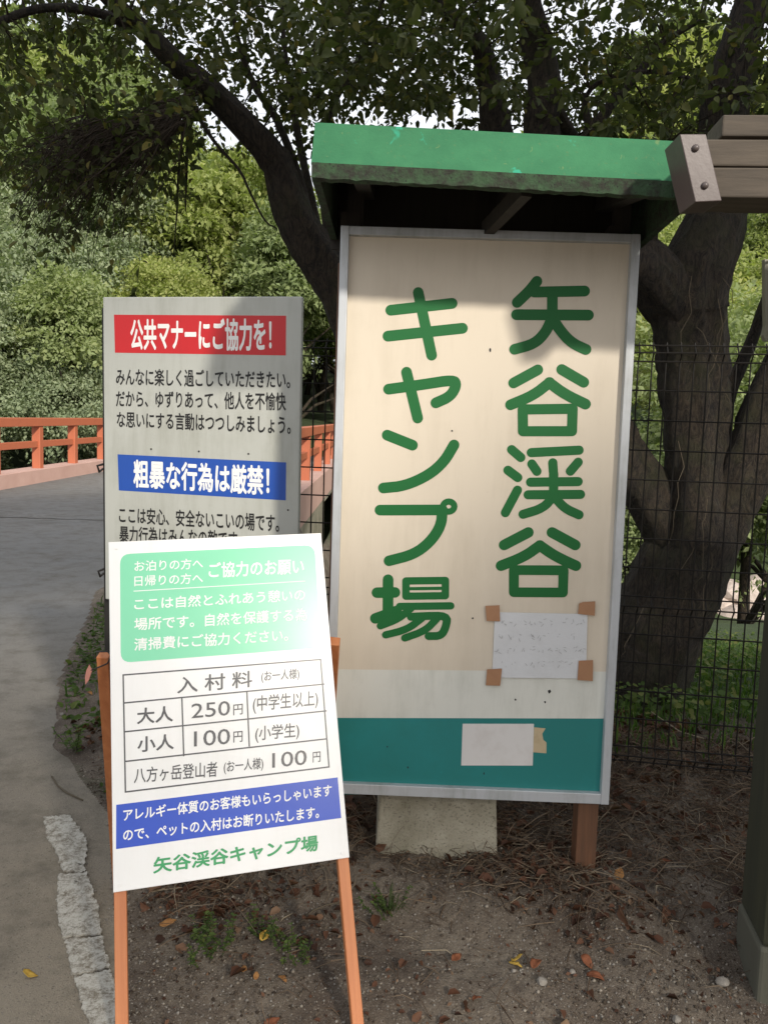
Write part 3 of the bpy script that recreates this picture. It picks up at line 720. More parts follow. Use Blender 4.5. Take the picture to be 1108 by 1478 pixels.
# ------------------------------------------------------------------ mesh fence
fence = thing('mesh_fence', 'dark brown welded wire mesh fence behind the signboards', 'fence', loc=(.5, 3.16, .2))
fx0, fx1 = -1.1, 2.6
FT, FM, FB = 1.87, .87, .24
def fpt(x, z, bulge=0): 
    n_ = Vector((-.153, -.988, 0)); return Vector((x, 3.23-.155*x, z))+n_*bulge
def bul(z):
    v = 0
    for c0 in (FT-.03, FM, FB+.03): v = max(v, .03*max(0, 1-abs(z-c0)/.035))
    return v
zz = [FB-.015, FB, FB+.03, FB+.06, FM-.035, FM, FM+.035, FT-.06, FT-.03, FT, FT+.012]
proto = None; x = fx0
while x < fx1:
    if proto is None:
        proto = obj('vertical_wire', MB().tube([fpt(x, z, bul(z)) for z in zz], .003, 5), M['wire'], fence); px0 = x
    else:
        o = proto.copy(); COL.objects.link(o); o.parent = fence; o.location = fpt(x, 0)-fpt(px0, 0)
    x += .05
hz = [FB, FB+.03, FB+.06]+[FB+.06+.1137*i for i in range(1, 5)]+[FM-.035, FM, FM+.035]+[FM+.035+.1137*i for i in range(1, 8)]+[FT-.06, FT-.03, FT]
for z in hz:
    bb = bul(z)+.004
    obj('horizontal_wire', MB().tube([fpt(fx0, z, bb), fpt(fx1, z, bb)], .0031, 5), M['wire'], fence)
for x in (fx0+.02, .42, 2.42): obj('fence_post', MB().tube([fpt(x, 0, -.035), fpt(x, FT-.05, -.035)], .024, 10), M['wire'], fence)

# ------------------------------------------------------------------ bridge
def bz(y): return .15+.02*(y-16)
deck = thing('bridge', 'concrete road bridge with pale pink kerbs over the river', 'bridge', loc=(-4.8, 22, .2))
obj('deck_slab', MB().add([(-8.2,14,bz(14)-.5),(-1.55,14,bz(14)-.5),(-1.55,34,bz(34)-.5),(-8.2,34,bz(34)-.5),(-8.2,14,bz(14)-.02),(-1.55,14,bz(14)-.02),(-1.55,34,bz(34)-.02),(-8.2,34,bz(34)-.02)],
    [(0,3,2,1),(4,5,6,7),(0,1,5,4),(1,2,6,5),(2,3,7,6),(3,0,4,7)]), M['mossy'], deck)
def kerb(x0, x1, ys_, ye, zlow):
    mb = MB().add([(x0,ys_,bz(ys_)+zlow),(x1,ys_,bz(ys_)+zlow),(x1,ye,bz(ye)+zlow),(x0,ye,bz(ye)+zlow),(x0,ys_,bz(ys_)+.31),(x1,ys_,bz(ys_)+.31),(x1,ye,bz(ye)+.31),(x0,ye,bz(ye)+.31)],
        [(0,3,2,1),(4,5,6,7),(0,1,5,4),(1,2,6,5),(2,3,7,6),(3,0,4,7)]); obj('kerb', mb, M['pink'], deck, bevel=.015)
kerb(-8.28, -7.75, 8, 34, -.25); kerb(-2.0, -1.5, 12.5, 34, -.35)
obj('abutment', MB().box((-4.9, 14.3, -2.3), (6.7, 1.2, 4.0)), M['mossy'], deck)
def railing(xc, ys_, ye, label, ph, sp_=2.05):
    r_ = thing('bridge_railing', label, 'railing', loc=(xc, ys_, bz(ys_)), group='vermilion railings of the bridge')
    def rail(z, hh, ww, name):
        a = Vector((xc, ys_, bz(ys_)+z)); b = Vector((xc, ye, bz(ye)+z)); obj(name, MB().bar(a, b, ww, hh), M['vermilion'], r_, bevel=.012)
    rail(1.36, .19, .24, 'top_rail'); rail(.86, .15, .10, 'middle_rail')
    y = ys_+ph; pr = None
    while y < ye:
        if pr is None:
            pr = obj('post', MB().box((xc, y, bz(y)+.80), (.19, .19, 1.0)), M['vermilion'], r_, bevel=.012); yp = y
        else:
            o = pr.copy(); COL.objects.link(o); o.parent = r_; o.location = (0, y-yp, .02*(y-yp))
        y += sp_
railing(-7.95, 9, 34, 'vermilion railing on the far left side of the bridge, left of the grey board', 1.05)
railing(-1.72, 12.8, 34, 'vermilion railing seen in the gap between the two signboards', 1.3, 3.1)
rw = thing('retaining_wall', 'mossy concrete retaining wall on the river side below the bridge kerb', 'wall', loc=(-1.7, 9, -.5))
obj('wall_face', MB().box((-1.75, 17.2, -1.9), (.3, 8.0, 3.3)), M['mossy'], rw, bevel=.02)
obj('wall_face', MB().box((-1.83, 9.8, -1.4), (.3, 7.4, 2.95)), M['mossy'], rw, bevel=.02)

# ------------------------------------------------------------------ leaves
def leaf_block(C, D, N, L, Wd, rng, tone=None, fold=.12, hexa=True):
    """C centres, D long axis dirs, N normals, L lengths -> verts, faces(quads), tones"""
    n = len(C); D = D/np.linalg.norm(D, axis=1)[:, None]; N = N-D*(N*D).sum(1)[:, None]; N /= np.linalg.norm(N, axis=1)[:, None]+1e-9
    Sd = np.cross(N, D); L = np.broadcast_to(L, n); W2 = np.broadcast_to(Wd, n)*.5
    t = rng.random(n) if tone is None else tone
    if hexa:
        pr = [(0, 0, 0), (.28, 1, 1), (.68, .85, 1), (1, 0, -.6), (.68, -.85, 1), (.28, -1, 1)]
        V = np.stack([C+D*(L*a)[:, None]+Sd*(W2*b)[:, None]+N*(L*fold*c)[:, None] for a, b, c in pr], 1)
        base = np.arange(n)[:, None]*6
        Fq = np.concatenate([base+np.array([[0, 1, 2, 3]]), base+np.array([[0, 3, 4, 5]])], 0)
        return V.reshape(-1, 3), Fq, np.repeat(t, 6)
    pr = [(0, 0, 0), (.45, 1, .6), (1, 0, 0), (.45, -1, .6)]
    V = np.stack([C+D*(L*a)[:, None]+Sd*(W2*b)[:, None]+N*(L*fold*c)[:, None] for a, b, c in pr], 1)
    base = np.arange(n)[:, None]*4
    return V.reshape(-1, 3), base+np.array([[0, 1, 2, 3]]), np.repeat(t, 4)
def unit(v): return v/(np.linalg.norm(v, axis=-1, keepdims=True)+1e-9)

# --- near cherry trees: skeleton by hand, twigs grown towards points in the canopy
def limb(mb, pts, nodes, seg=30, noise=.03):
    P = [at(x, y, D) for x, y, D, r in pts]; R = [p[3] for p in pts]
    # Catmull-Rom resample
    out = []; ro = []
    for i in range(len(P)-1):
        p0 = P[max(i-1, 0)]; p1 = P[i]; p2 = P[i+1]; p3 = P[min(i+2, len(P)-1)]
        ns = max(3, int((p2-p1).length/.045))
        for j in range(ns):
            t = j/ns; t2_ = t*t; t3_ = t2_*t
            q = .5*((2*p1)+(p2-p0)*t+(2*p0-5*p1+4*p2-p3)*t2_+(3*p1-p0-3*p2+p3)*t3_)
            rr = R[i]*(1-t)+R[i+1]*t
            out.append(q+Vector((random.gauss(0, 1), random.gauss(0, 1), random.gauss(0, 1)))*rr*.02); ro.append(rr)
    out.append(P[-1]); ro.append(R[-1])
    b0 = len(mb.v); seg = seg if max(R) > .07 else 10
    mb.tube(out, ro, seg, noise)
    ph = random.uniform(0, 6)
    for i in range(len(out)):                      # ridges, burrs and furrows
        for k_ in range(seg):
            v = mb.v[b0+i*seg+k_]; a = 2*math.pi*k_/seg; l = i*.045
            amp = .07*math.sin(3*a+ph+1.7*l)+.05*math.sin(7*a-ph+2.3*math.sin(2.1*l+a))+.05*math.sin(2*a+5.1*l)+.06*max(0, math.sin(4.3*l+2*a+ph))**6+.025*math.sin(13*a+9*l+2*math.sin(5*l))
            mb.v[b0+i*seg+k_] = out[i]+(v-out[i])*(1+amp)
    for q, rr in zip(out, ro): nodes.append((q, rr))
    return out
def grow(nodes, targets, mbs, leafpts, rmax=.02, per=1):
    """attach every target to the nearest node with a drooping curved twig"""
    NP = np.array([tuple(n[0]) for n in nodes]); NR = np.array([n[1] for n in nodes]); 
    cap_ = len(NP)+len(targets)*7; A = np.zeros((cap_, 3)); A[:len(NP)] = NP; RR = np.zeros(cap_); RR[:len(NP)] = NR; cnt = len(NP)
    d0 = np.array([np.min(np.linalg.norm(NP-t, axis=1)) for t in targets]); order = np.argsort(d0)
    for q in order:
        T = targets[q]; dist = np.linalg.norm(A[:cnt]-T, axis=1)+.15*(RR[:cnt] < .004); i = int(np.argmin(dist)); a = A[i].copy(); L = float(np.linalg.norm(T-a))
        if L < .05: continue
        r0 = min(rmax, RR[i]*.7, .004+L*.012); r1 = max(.0012, r0*.35)
        n_ = max(3, min(7, int(L/.12)+2)); pts = []; 
        off = rng.normal(0, .09*L, 3); off[2] += .10*L
        for j in range(n_):
            t = j/(n_-1); p = a*(1-t)+T*t+off*math.sin(math.pi*t)+rng.normal(0, .012*L, 3)*(0 < j < n_-1); pts.append(p)
        rs = [r0+(r1-r0)*j/(n_-1) for j in range(n_)]
        mbs.tube([Vector(p) for p in pts], rs, 5 if r0 > .006 else 3, cap=False)
        for j in range(1, n_):
            A[cnt] = pts[j]; RR[cnt] = rs[j]; cnt += 1
        leafpts.append((np.array(pts), L))
def leaves_on(leafpts, per_m, L, rng, spread=.05):
    C = []; D = []
    for pts, ln in leafpts:
        n = max(3, int(per_m*min(ln, .8)))
        k_ = len(pts)-1; t = 1-np.abs(rng.normal(0, .35, n)); t = np.clip(t, 0.05, 1)*k_; i = np.minimum(t.astype(int), k_-1); f = (t-i)[:, None]
        p = pts[i]*(1-f)+pts[i+1]*f; dd = unit(pts[i+1]-pts[i]); side = unit(rng.normal(0, 1, (n, 3)))
        d = unit(dd*.5+side*.9+np.array([0, 0, -.35])); C.append(p+d*rng.uniform(.005, spread, (n, 1))); D.append(d)
    C = np.concatenate(C); D = np.concatenate(D); n = len(C)
    N = unit(rng.normal(0, .75, (n, 3))+np.array([0, 0, 1.0])); ll = L*rng.uniform(.55, 1.25, n)
    tone = np.clip(rng.normal(.4, .22, n), 0, 1); tone[rng.random(n) < .012] = 1
    return leaf_block(C, D, N, ll, ll*.58, rng, tone)

# canopy density in elevation: lower boundary of the foliage (tan of elevation) along azimuth
AZ = np.array([-.75, -.5, -.42, -.36, -.30, -.25, -.21, -.17, -.12, -.04, .06, .16, .24, .30, .38, .5, .75])
LOW = np.array([.34, .36, .35, .335, .33, .35, .42, .40, .385, .39, .395, .39, .36, .37, .36, .33, .3])
def canopy_pts(n, azr, Dr, up=1.0, low=None, power=1.0):
    out = []
    while len(out) < n:
        D = rng.uniform(*Dr); a = rng.uniform(*azr); lo = np.interp(a, AZ, LOW) if low is None else low
        e = lo+(up-lo)*rng.random()**power
        z = 1.5+e*D
        if z > 7.2 or z < 2.6: continue
        out.append((a*D, D, z))
    return np.array(out)

def build_tree(name, label, base, limbs, targets, rmax, per_m, L, extra=None, cat='tree', leafmat_='leaf_cherry'):
    t = thing(name, label, cat, loc=base)
    nodes = []; mb = MB()
    first = True
    for l in limbs: limb(mb, l, nodes)
    obj('trunk', mb, M['bark'], t, smooth=True)
    tw = MB(); lp = []
    high = [q for q in nodes if q[0].z > 2.0]
    grow(high, targets, tw, lp, rmax)
    if extra: extra(tw, lp)
    inv = np.array(MW[t].inverted().translation)
    me_v = np.array([tuple(p) for p in tw.v])+inv
    obj_t = MB(); obj_t.v = [Vector(p) for p in me_v]; obj_t.f = tw.f
    tm = obj('twigs', obj_t, M['twig'], t, world=False, smooth=True)
    V, Fq, tn = leaves_on(lp, per_m, L, rng)
    cr = link_mesh('crown', np_mesh('crown', V+inv, Fq, tn), M[leafmat_], t)
    return t, nodes

A_l = [
 [(890,1110,4.45,.50),(905,1060,4.42,.40),(918,1000,4.4,.29),(940,930,4.35,.255),(975,850,4.3,.24),(1003,775,4.3,.225),(1006,700,4.3,.18),(1002,600,4.3,.168),(996,500,4.28,.17),(990,440,4.25,.19),(1008,380,4.2,.17),(1032,310,4.2,.14),(1040,240,4.2,.12),(1046,150,4.2,.105),(1080,20,4.2,.085),(1130,-120,4.3,.06),(1200,-300,4.2,.03)],
 [(985,450,4.25,.15),(938,395,4.15,.14),(895,355,4.15,.12),(835,290,4.15,.105),(790,225,4.15,.09),(779,185,4.15,.08),(784,120,4.15,.075),(768,45,4.1,.068),(752,-60,4.0,.055),(765,-200,3.8,.04),(740,-380,3.5,.02)],
 [(985,800,4.35,.16),(935,715,4.35,.135),(880,620,4.4,.12),(820,470,4.5,.11),(760,320,4.6,.10),(722,215,4.7,.085),(706,120,4.7,.065),(690,60,4.6,.05),(650,20,4.6,.04),(600,-50,4.5,.03),(540,-160,4.2,.02)],
 [(1010,800,4.3,.17),(1050,735,4.25,.135),(1082,660,4.2,.12),(1112,570,4.2,.11),(1150,470,4.2,.09),(1200,330,4.3,.07),(1240,150,4.4,.05),(1300,-80,4.3,.03)],
 [(1035,620,4.32,.05),(1055,560,4.35,.035),(1085,490,4.4,.03),(1110,420,4.4,.025),(1150,330,4.4,.02)],
 [(960,420,4.2,.05),(940,360,4.1,.03),(948,310,4.0,.02),(960,270,4.0,.012)],
 [(784,130,4.15,.045),(830,200,4.3,.03),(860,180,4.3,.032),(890,140,4.3,.028),(924,102,4.3,.022),(960,60,4.3,.015),(1010,30,4.2,.01)],
 [(850,188,4.3,.02),(845,140,4.3,.012),(880,112,4.2,.011),(954,105,4.2,.010),(1054,130,4.1,.006),(1090,140,4.0,.004)],
]
Bt = [
 [(640,1075,5.0,0.2460),(625,980,5.0,0.1804),(590,800,5.0,0.1558),(545,600,4.95,0.1435),(505,450,4.9,0.1353),(470,385,4.85,0.1230),(440,340,4.8,0.1107),(418,290,4.8,0.0968),(400,235,4.8,0.0886),(362,190,4.75,0.0820),(320,148,4.7,0.0754),(285,115,4.6,0.0656),(255,92,4.5,0.0574),(215,50,4.4,0.0451),(160,0,4.2,0.0369),(80,-80,4.0,0.0246),(0,-180,3.8,0.0123)],
 [(262,100,4.5,0.0369),(232,75,4.5,0.0312),(200,45,4.4,0.0279),(140,18,4.3,0.0246),(65,12,4.2,0.0213),(0,32,4.1,0.0180),(-70,70,4.0,0.0098)],
 [(440,345,4.8,0.0410),(438,280,4.9,0.0287),(400,175,4.9,0.0213),(365,120,4.9,0.0164),(340,40,4.8,0.0123),(330,-60,4.7,0.0066)],
 [(470,390,4.85,0.0410),(450,290,5.0,0.0246),(425,170,5.1,0.0197),(410,60,5.1,0.0148),(405,-60,5.0,0.0082)],
 [(500,440,4.9,0.0492),(470,300,5.2,0.0328),(470,180,5.3,0.0246),(520,80,5.3,0.0180),(560,-20,5.2,0.0115)],
 [(285,118,4.6,0.0246),(272,150,4.55,0.0180),(240,178,4.5,0.0148),(190,190,4.4,0.0115),(130,185,4.3,0.0082),(60,210,4.2,0.0049)],
 [(275,150,4.55,0.0148),(310,205,4.5,0.0098),(345,245,4.5,0.0082),(362,280,4.5,0.0066),(382,318,4.5,0.0049),(400,330,4.5,0.0025)],
 [(272,150,4.55,0.0131),(270,230,4.5,0.0082),(268,305,4.45,0.0033)],
 [(266,170,4.55,0.0098),(258,250,4.5,0.0066),(256,300,4.45,0.0049),(251,362,4.45,0.0016)],
]
def tangle(tw, lp):
    # broom of drooping bare twigs below the left limb
    r3 = random.Random(3)
    for i in range(600):
        x0 = r3.uniform(120, 290); y0 = np.interp(x0, [120, 190, 240, 290], [186, 190, 178, 140])+r3.uniform(-22, 22); D = 4.5+r3.uniform(-.55, .55)
        an = r3.gauss(1.15, .42); ln = r3.uniform(50, 175); cx = -math.sin(an); cy = max(.12, math.cos(an))
        pts = []; cur = r3.uniform(.1, .6); wv = r3.gauss(0, 5); dz = r3.uniform(-.3, .3)
        for j in range(7):
            t = j/6; pts.append(at(x0+ln*t*cx*(1-.25*cur*t)+r3.gauss(0, 4)*t+wv*math.sin(t*5+cur*9), y0+ln*(t*cy+cur*t*t*.75)+r3.gauss(0, 4)*t, D+dz*t))
        r0 = r3.choice((.002, .003, .0045))
        tw.tube(pts, [r0*(1-.7*j/6) for j in range(7)], 3, cap=False)
        if r3.random() < .25: lp.append((np.array([tuple(p) for p in pts[3:]]), r3.uniform(.05, .2)))
        for b in range(3):
            k_ = r3.randint(1, 5); p = pts[k_]; q = p+Vector((r3.uniform(-.16, .03), r3.uniform(-.1, .1), -r3.uniform(.0, .14)))
            tw.tube([p, (p+q)/2+Vector((r3.uniform(-.015, .015), 0, r3.uniform(-.01, .02))), q], [.0018, .0013, .0007], 3, cap=False)
def vines(tw, lp):
    r3 = random.Random(8)
    vm = MB()
    for i in range(46):
        x = r3.uniform(955, 1060); y = r3.uniform(300, 880); p = at(x, y, 4.0)
        pts = [p]
        for j in range(7): pts.append(pts[-1]+Vector((r3.gauss(0, .035), r3.gauss(0, .012), r3.uniform(-.07, .02))))
        vm.tube(pts, [.0032*(1-.1*j) for j in range(8)], 4, cap=False)
    tw.vm = vm
TA = np.concatenate([canopy_pts(1000, (-.10, .50), (3.3, 6.2), .62), canopy_pts(260, (.0, .9), (2.4, 6.5), 1.3), canopy_pts(150, (.2, .55), (4.3, 6.5), .46, .33), canopy_pts(330, (-.14, .36), (4.5, 6.8), .48, .35)])
TB = np.concatenate([canopy_pts(1050, (-.52, .06), (3.6, 6.4), .62), canopy_pts(280, (-.9, .1), (2.6, 6.5), 1.3), canopy_pts(110, (-.5, -.24), (4.0, 6.0), .42, .28), canopy_pts(170, (-.30, -.02), (4.6, 6.8), .52, .33)])
ta, nodesA = build_tree('cherry_tree', 'thick forked cherry tree with mossy trunk behind the fence right of the signboard', (.0+1.35, 4.45, .1), A_l, TA, .02, 62, .050, vines)
tb, nodesB = build_tree('cherry_tree', 'cherry tree whose bent limb arches up left from behind the tall signboard', (.4, 5.0, .1), Bt, TB, .02, 62, .050, tangle)
r3 = random.Random(8); vm = MB()
for i in range(9):
    y = r3.uniform(300, 880); xc = np.interp(y, [300, 400, 600, 760, 880], [1034, 1000, 1002, 1005, 960]); x = xc+r3.uniform(-38, 38)
    p = at(x, y, 4.06); pts = [p]
    for j in range(7): pts.append(pts[-1]+Vector((r3.gauss(0, .035), r3.gauss(0, .012)-.003, r3.uniform(-.14, -.02))))
    vm.tube(pts, [.0022*(1-.1*j) for j in range(8)], 4, cap=False)
vn = obj('dry_vines', vm, M['vine'], ta)

# --- unseen trees added behind the viewer, crowns placed to cast dappled shade (lateral l, height h at 10 m towards the sun)
def blocker(name, label, l0, l1, h0, h1, n, trunk_l, aa=10.0, sig=.16, per=60):
    l0 -= .33; l1 -= .33; dh = 11.7*(math.tan(SUN_EL)-.466); h0 += dh; h1 += dh
    sp = np.array([SUN_H.x, SUN_H.y, 0]); la = np.array([-SUN_H.y, SUN_H.x, 0])
    c0 = sp*aa+la*trunk_l; t = thing(name, label, 'tree', loc=tuple(c0))
    mb = MB(); top = c0+np.array([0, 0, h1*.85])
    mb.tube([Vector(c0)+Vector((.1*math.sin(j), 0, h1*.85*j/9)) for j in range(10)], [.2*(1-.08*j) for j in range(10)], 9, .05)
    cen = []; 
    for i in range(n):
        l = rng.uniform(l0, l1); h = rng.uniform(h0, h1); a_ = aa+rng.uniform(-.45, .45)
        # ragged outline
        cen.append(sp*a_+la*l+np.array([0, 0, h]))
    cen = np.array(cen)
    for c in cen[::3]:
        zz_ = c0+np.array([0, 0, max(1.5, min(h1*.8, c[2]-1.0))]); mb.tube([Vector(zz_), Vector((zz_+c)/2+np.array([0, 0, .15])), Vector(c)], [.05, .03, .01], 5, cap=False)
    obj('trunk', mb, M['bark'], t, smooth=True)
    C = np.repeat(cen, per, 0)+rng.normal(0, sig, (n*per, 3)); m = len(C)
    V, Fq, tn = leaf_block(C, unit(rng.normal(0, 1, (m, 3))), unit(rng.normal(0, 1, (m, 3))), .13, .08, rng)
    link_mesh('crown', np_mesh('crown', V-c0, Fq, tn), M['leaf_cherry'], t)
    return t
# sun enters through the opening between the low boughs and the high crown
blocker('added_shade_tree', 'unseen leafy tree added behind the viewer, its high crown placed to shade the canopy', -1.8, 6.6, 8.5, 13.2, 700, 5.5, 10.0, .24)
blocker('added_shade_tree', 'unseen low spreading tree added behind the viewer to shade the lower signboard', 1.40, 5.2, 6.05, 6.95, 125, 4.6, 10.5)
blocker('added_shade_tree', 'unseen bushy tree added behind the viewer to shade the ground towards the fence', 2.45, 5.4, 5.1, 6.1, 100, 5.6, 10.7)
blocker('added_shade_tree', 'unseen thin tree with sparse leaves added behind the viewer to partly shade the fee board', -.6, .95, 5.5, 7.1, 22, -.9, 10.0, .28, 45)
blocker('added_shade_tree', 'unseen slender tree added behind the viewer to block sunlight', 2.6, 5.0, 2.6, 5.0, 60, 4.9, 9.5)

# --- forest on the far hillside
def crown_mesh(name, rx, rz, nclump, per, leaf, seed, lobes=7, taper=.5):
    r = np.random.default_rng(seed)
    lc = unit(r.normal(0, 1, (lobes, 3)))*np.array([rx*.5, rx*.5, rz*.5])*r.uniform(.6, 1.25, (lobes, 1)); lr = r.uniform(.30, .58, lobes)*rx
    cl = []
    while len(cl) < nclump:
        i = r.integers(lobes); d = unit(r.normal(0, 1, 3)); d[2] = abs(d[2])*.9-.2 if r.random() < .85 else d[2]
        cl.append(lc[i]+unit(d)*lr[i]*np.array([1, 1, .8*rz/rx+.2])*r.uniform(.75, 1.08))
    cl = np.array(cl); out = unit(cl)
    C = np.repeat(cl, per, 0); O = np.repeat(out, per, 0); m = len(C)
    ofs = r.normal(0, 1, (m, 3))*np.array([1, 1, .36])*rx*.10
    C = C+ofs-np.array([0, 0, 1])*(ofs[:, :2]**2).sum(1)[:, None]*.5
    N = unit(O*.5+np.array([0, 0, .9])+r.normal(0, .45, (m, 3))); D = unit(O*.6+r.normal(0, .8, (m, 3))+np.array([0, 0, -.25]))
    ct = np.repeat(r.normal(0, .17, nclump), per); tone = np.clip(.45+ct+r.normal(0, .13, m), 0, 1)
    ll = leaf*r.uniform(.6, 1.3, m)
    V, Fq, tn = leaf_block(C, D, N, ll, ll*.55, r, tone, .15, hexa=False)
    # inner dark core leaves keep the crown from being see-through
    V[:, 2] += rz*.9
    return np_mesh(name, V, Fq, tn)
def trunk_mesh(name, h, r0, seed):
    rr = random.Random(seed); mb = MB(); pts = [Vector((rr.gauss(0, .05)*j, rr.gauss(0, .05)*j, -1.2+(h+1.2)*j/6)) for j in range(7)]
    mb.tube(pts, [r0*(1-.12*j) for j in range(7)], 7, .06)
    for i in range(9):
        p = pts[rr.randint(2, 5)]; a = rr.uniform(0, 6.28); q = p+Vector((math.cos(a)*h*.32, math.sin(a)*h*.32, h*rr.uniform(.1, .35)))
        mb.tube([p, (p+q)/2+Vector((0, 0, .2)), q], [r0*.45, r0*.3, r0*.1], 5, cap=False)
    me = bpy.data.meshes.new(name); me.from_pydata([tuple(p) for p in mb.v], [], mb.f); me.polygons.foreach_set('use_smooth', [True]*len(me.polygons)); me.materials.append(M['bark']); return me
KN = [('broadleaf_tree', 'leaf_far', 'green broadleaf tree in the hillside forest beyond the bridge', 'green broadleaf trees on the hillside'),
      ('silver_green_tree', 'leaf_grey', 'pale silvery green tree in the hillside forest beyond the bridge', 'silvery green trees on the hillside'),
      ('maple_tree', 'leaf_yellow', 'yellow green maple tree in the hillside forest beyond the bridge', 'yellow green trees on the hillside')]
CM = {}
for ki in range(3):
    for v in range(3):
        lf = (.105, .15, .125)[v]*(1.1 if ki == 2 else 1); hz_ = (2.2, 3.1, 2.6)[v]
        near = crown_mesh('crown', 2.6, hz_, (420, 260, 520)[v], (100, 130, 75)[v], lf, 20+ki*5+v, (9, 6, 13)[v])
        farm = crown_mesh('crown', 2.6, hz_, (260, 180, 320)[v], 62, lf*1.6, 60+ki*5+v, (8, 6, 11)[v])
        near.materials.append(M[KN[ki][1]]); farm.materials.append(M[KN[ki][1]]); CM[ki, v] = (near, farm)
TM = [trunk_mesh('trunk', 4.2, .17, 5), trunk_mesh('trunk', 5.2, .14, 6), trunk_mesh('trunk', 4.6, .15, 7)]
def plant_tree(x, y, z, s, ki, v, near, label=None, group=True, rz=None):
    nm, _, lb, gp = KN[ki]
    t = thing(nm, label or lb, 'tree', loc=(x, y, z), group=gp if group else None)
    rz = random.uniform(0, 6.28) if rz is None else rz
    t.matrix_world = Matrix.Translation((x, y, z)) @ Matrix.Rotation(rz, 4, 'Z') @ Matrix.Diagonal((s, s, s*random.uniform(.9, 1.15), 1))
    MW[t] = t.matrix_world.copy()
    c = link_mesh('crown', CM[ki, v][0 if near else 1], None, t); c.location = (0, 0, 1.7)
    link_mesh('trunk', TM[v], None, t); return t
cnt = 0
rt = random.Random(21)
y = 26.0
while y < 100:
    sp = 4.1+(y-26)*.06
    x = -.60*y+rt.uniform(0, sp)
    while x < .62*y:
        xx = x+rt.uniform(-.3, .3)*sp; yy = y+rt.uniform(-.35, .35)*sp; az = xx/yy
        vis = not (-.02 < az < .30 and yy < 60)       # hidden behind the tall sign
        if vis and not (yy < 36 and -9.2 < xx < -.6):
            s = sp/3.9*rt.uniform(.75, 1.45); u = rt.random()
            ki = 1 if (az < -.30 and yy < 40 and u < .6) else (2 if (u < .22+.35*(-.36 < az < -.1)+.3*(az > .2)) else 0)
            plant_tree(xx, yy, float(height(xx, yy))-.3*s, s, ki, rt.randint(0, 2), yy < 46); cnt += 1
        x += sp
    y += sp*.85
print('forest trees', cnt)
# larger trees right behind the bridge and by the river, placed singly
for (x, y, z, s, ki, v, lb) in [(-13.6,25.5,-1.2,1.25,1,0,'tall silvery green tree just beyond the left end of the vermilion railing'),
      (-10.8,27.5,-1.2,1.15,0,1,'dense green tree overhanging the vermilion railing next to the grey board'),
      (-15.5,31,-.5,1.5,0,0,'large green tree towering behind the silvery tree at the left edge'),
      (-9.5,33,0.,1.5,2,0,'bright yellow green maple showing above the grey manners board'),
      (-4.6,36,0.,1.5,0,1,'dark green tree filling the view down the bridge between the signboards'),
      (7.4,16,-3.0,1.1,0,2,'green riverside tree seen between the forks of the cherry trunk'),
      (4.9,17,-3.0,1.0,0,0,'green riverside tree behind the fence close to the signboard edge'),
      (8.8,17,-3.0,1.1,0,1,'green riverside tree behind the right fork of the cherry trunk')]:
    plant_tree(x, y, z, s, ki, v, True, lb, False, 1.0)

# ------------------------------------------------------------------ river bank rocks
def rock(name, label, loc, size, seed, mat='rock', cat='rock', group=None, sub=3):
    import bmesh
    bm = bmesh.new(); bmesh.ops.create_icosphere(bm, subdivisions=sub, radius=1)
    r = np.random.default_rng(seed); d = unit(r.normal(0, 1, (9, 3))); h = r.uniform(.55, .95, 9)
    for vtx in bm.verts:
        p = np.array(vtx.co); s_ = 1
        for k_ in range(9):
            q = p@d[k_]
            if q > h[k_]: p = p-d[k_]*(q-h[k_])*.85
        p = p*(1+.05*math.sin(7*p[0]+seed)*math.sin(6*p[1])*math.sin(8*p[2])); vtx.co = Vector(p*np.array(size))
    me = bpy.data.meshes.new(name); bm.to_mesh(me); bm.free()
    o = link_mesh(name, me, M[mat]); o.location = loc; return tag(o, label, cat, group)
def on_terrain(px, py):
    D = 3.0
    while D < 40:
        p = at(px, py, D)
        if p.z <= float(height(p.x, p.y)): return p
        D += .05
    return p
for i, (px, py, s, lb) in enumerate(((1072,868,(.75,.5,.42),'large pale river rock seen through the fence near the gate post'),(1040,872,(.4,.35,.26),'pale river rock in the middle of the row seen through the fence'),(1014,878,(.38,.3,.2),'pale low rock beside the cherry trunk seen through the mesh fence'),
        (1100,858,(.6,.45,.35),'pale river rock hidden partly by the dark gate post'),(1055,886,(.3,.25,.15),'small pale rock lying in front of the large river rock'),(1086,888,(.34,.28,.14),'flat pale rock close to the gate post at the near edge of the bank'),(1030,858,(.5,.4,.3),'rough pale rock behind the others next to the trunk'))):
    p = on_terrain(px, py); rock('river_rock', lb, p, tuple(2.0*q for q in s), 40+i)

# ------------------------------------------------------------------ ground cover
def hgt(p): return height(p[:, 0], p[:, 1])
def scatter(n, xr, yr, keep=None):
    p = np.stack([rng.uniform(*xr, n), rng.uniform(*yr, n)], -1)
    if keep is not None: p = p[keep(p)]
    return np.concatenate([p, hgt(p)[:, None]], 1)
inv_e = lambda p: p[:, 0]-edge(p[:, 1])
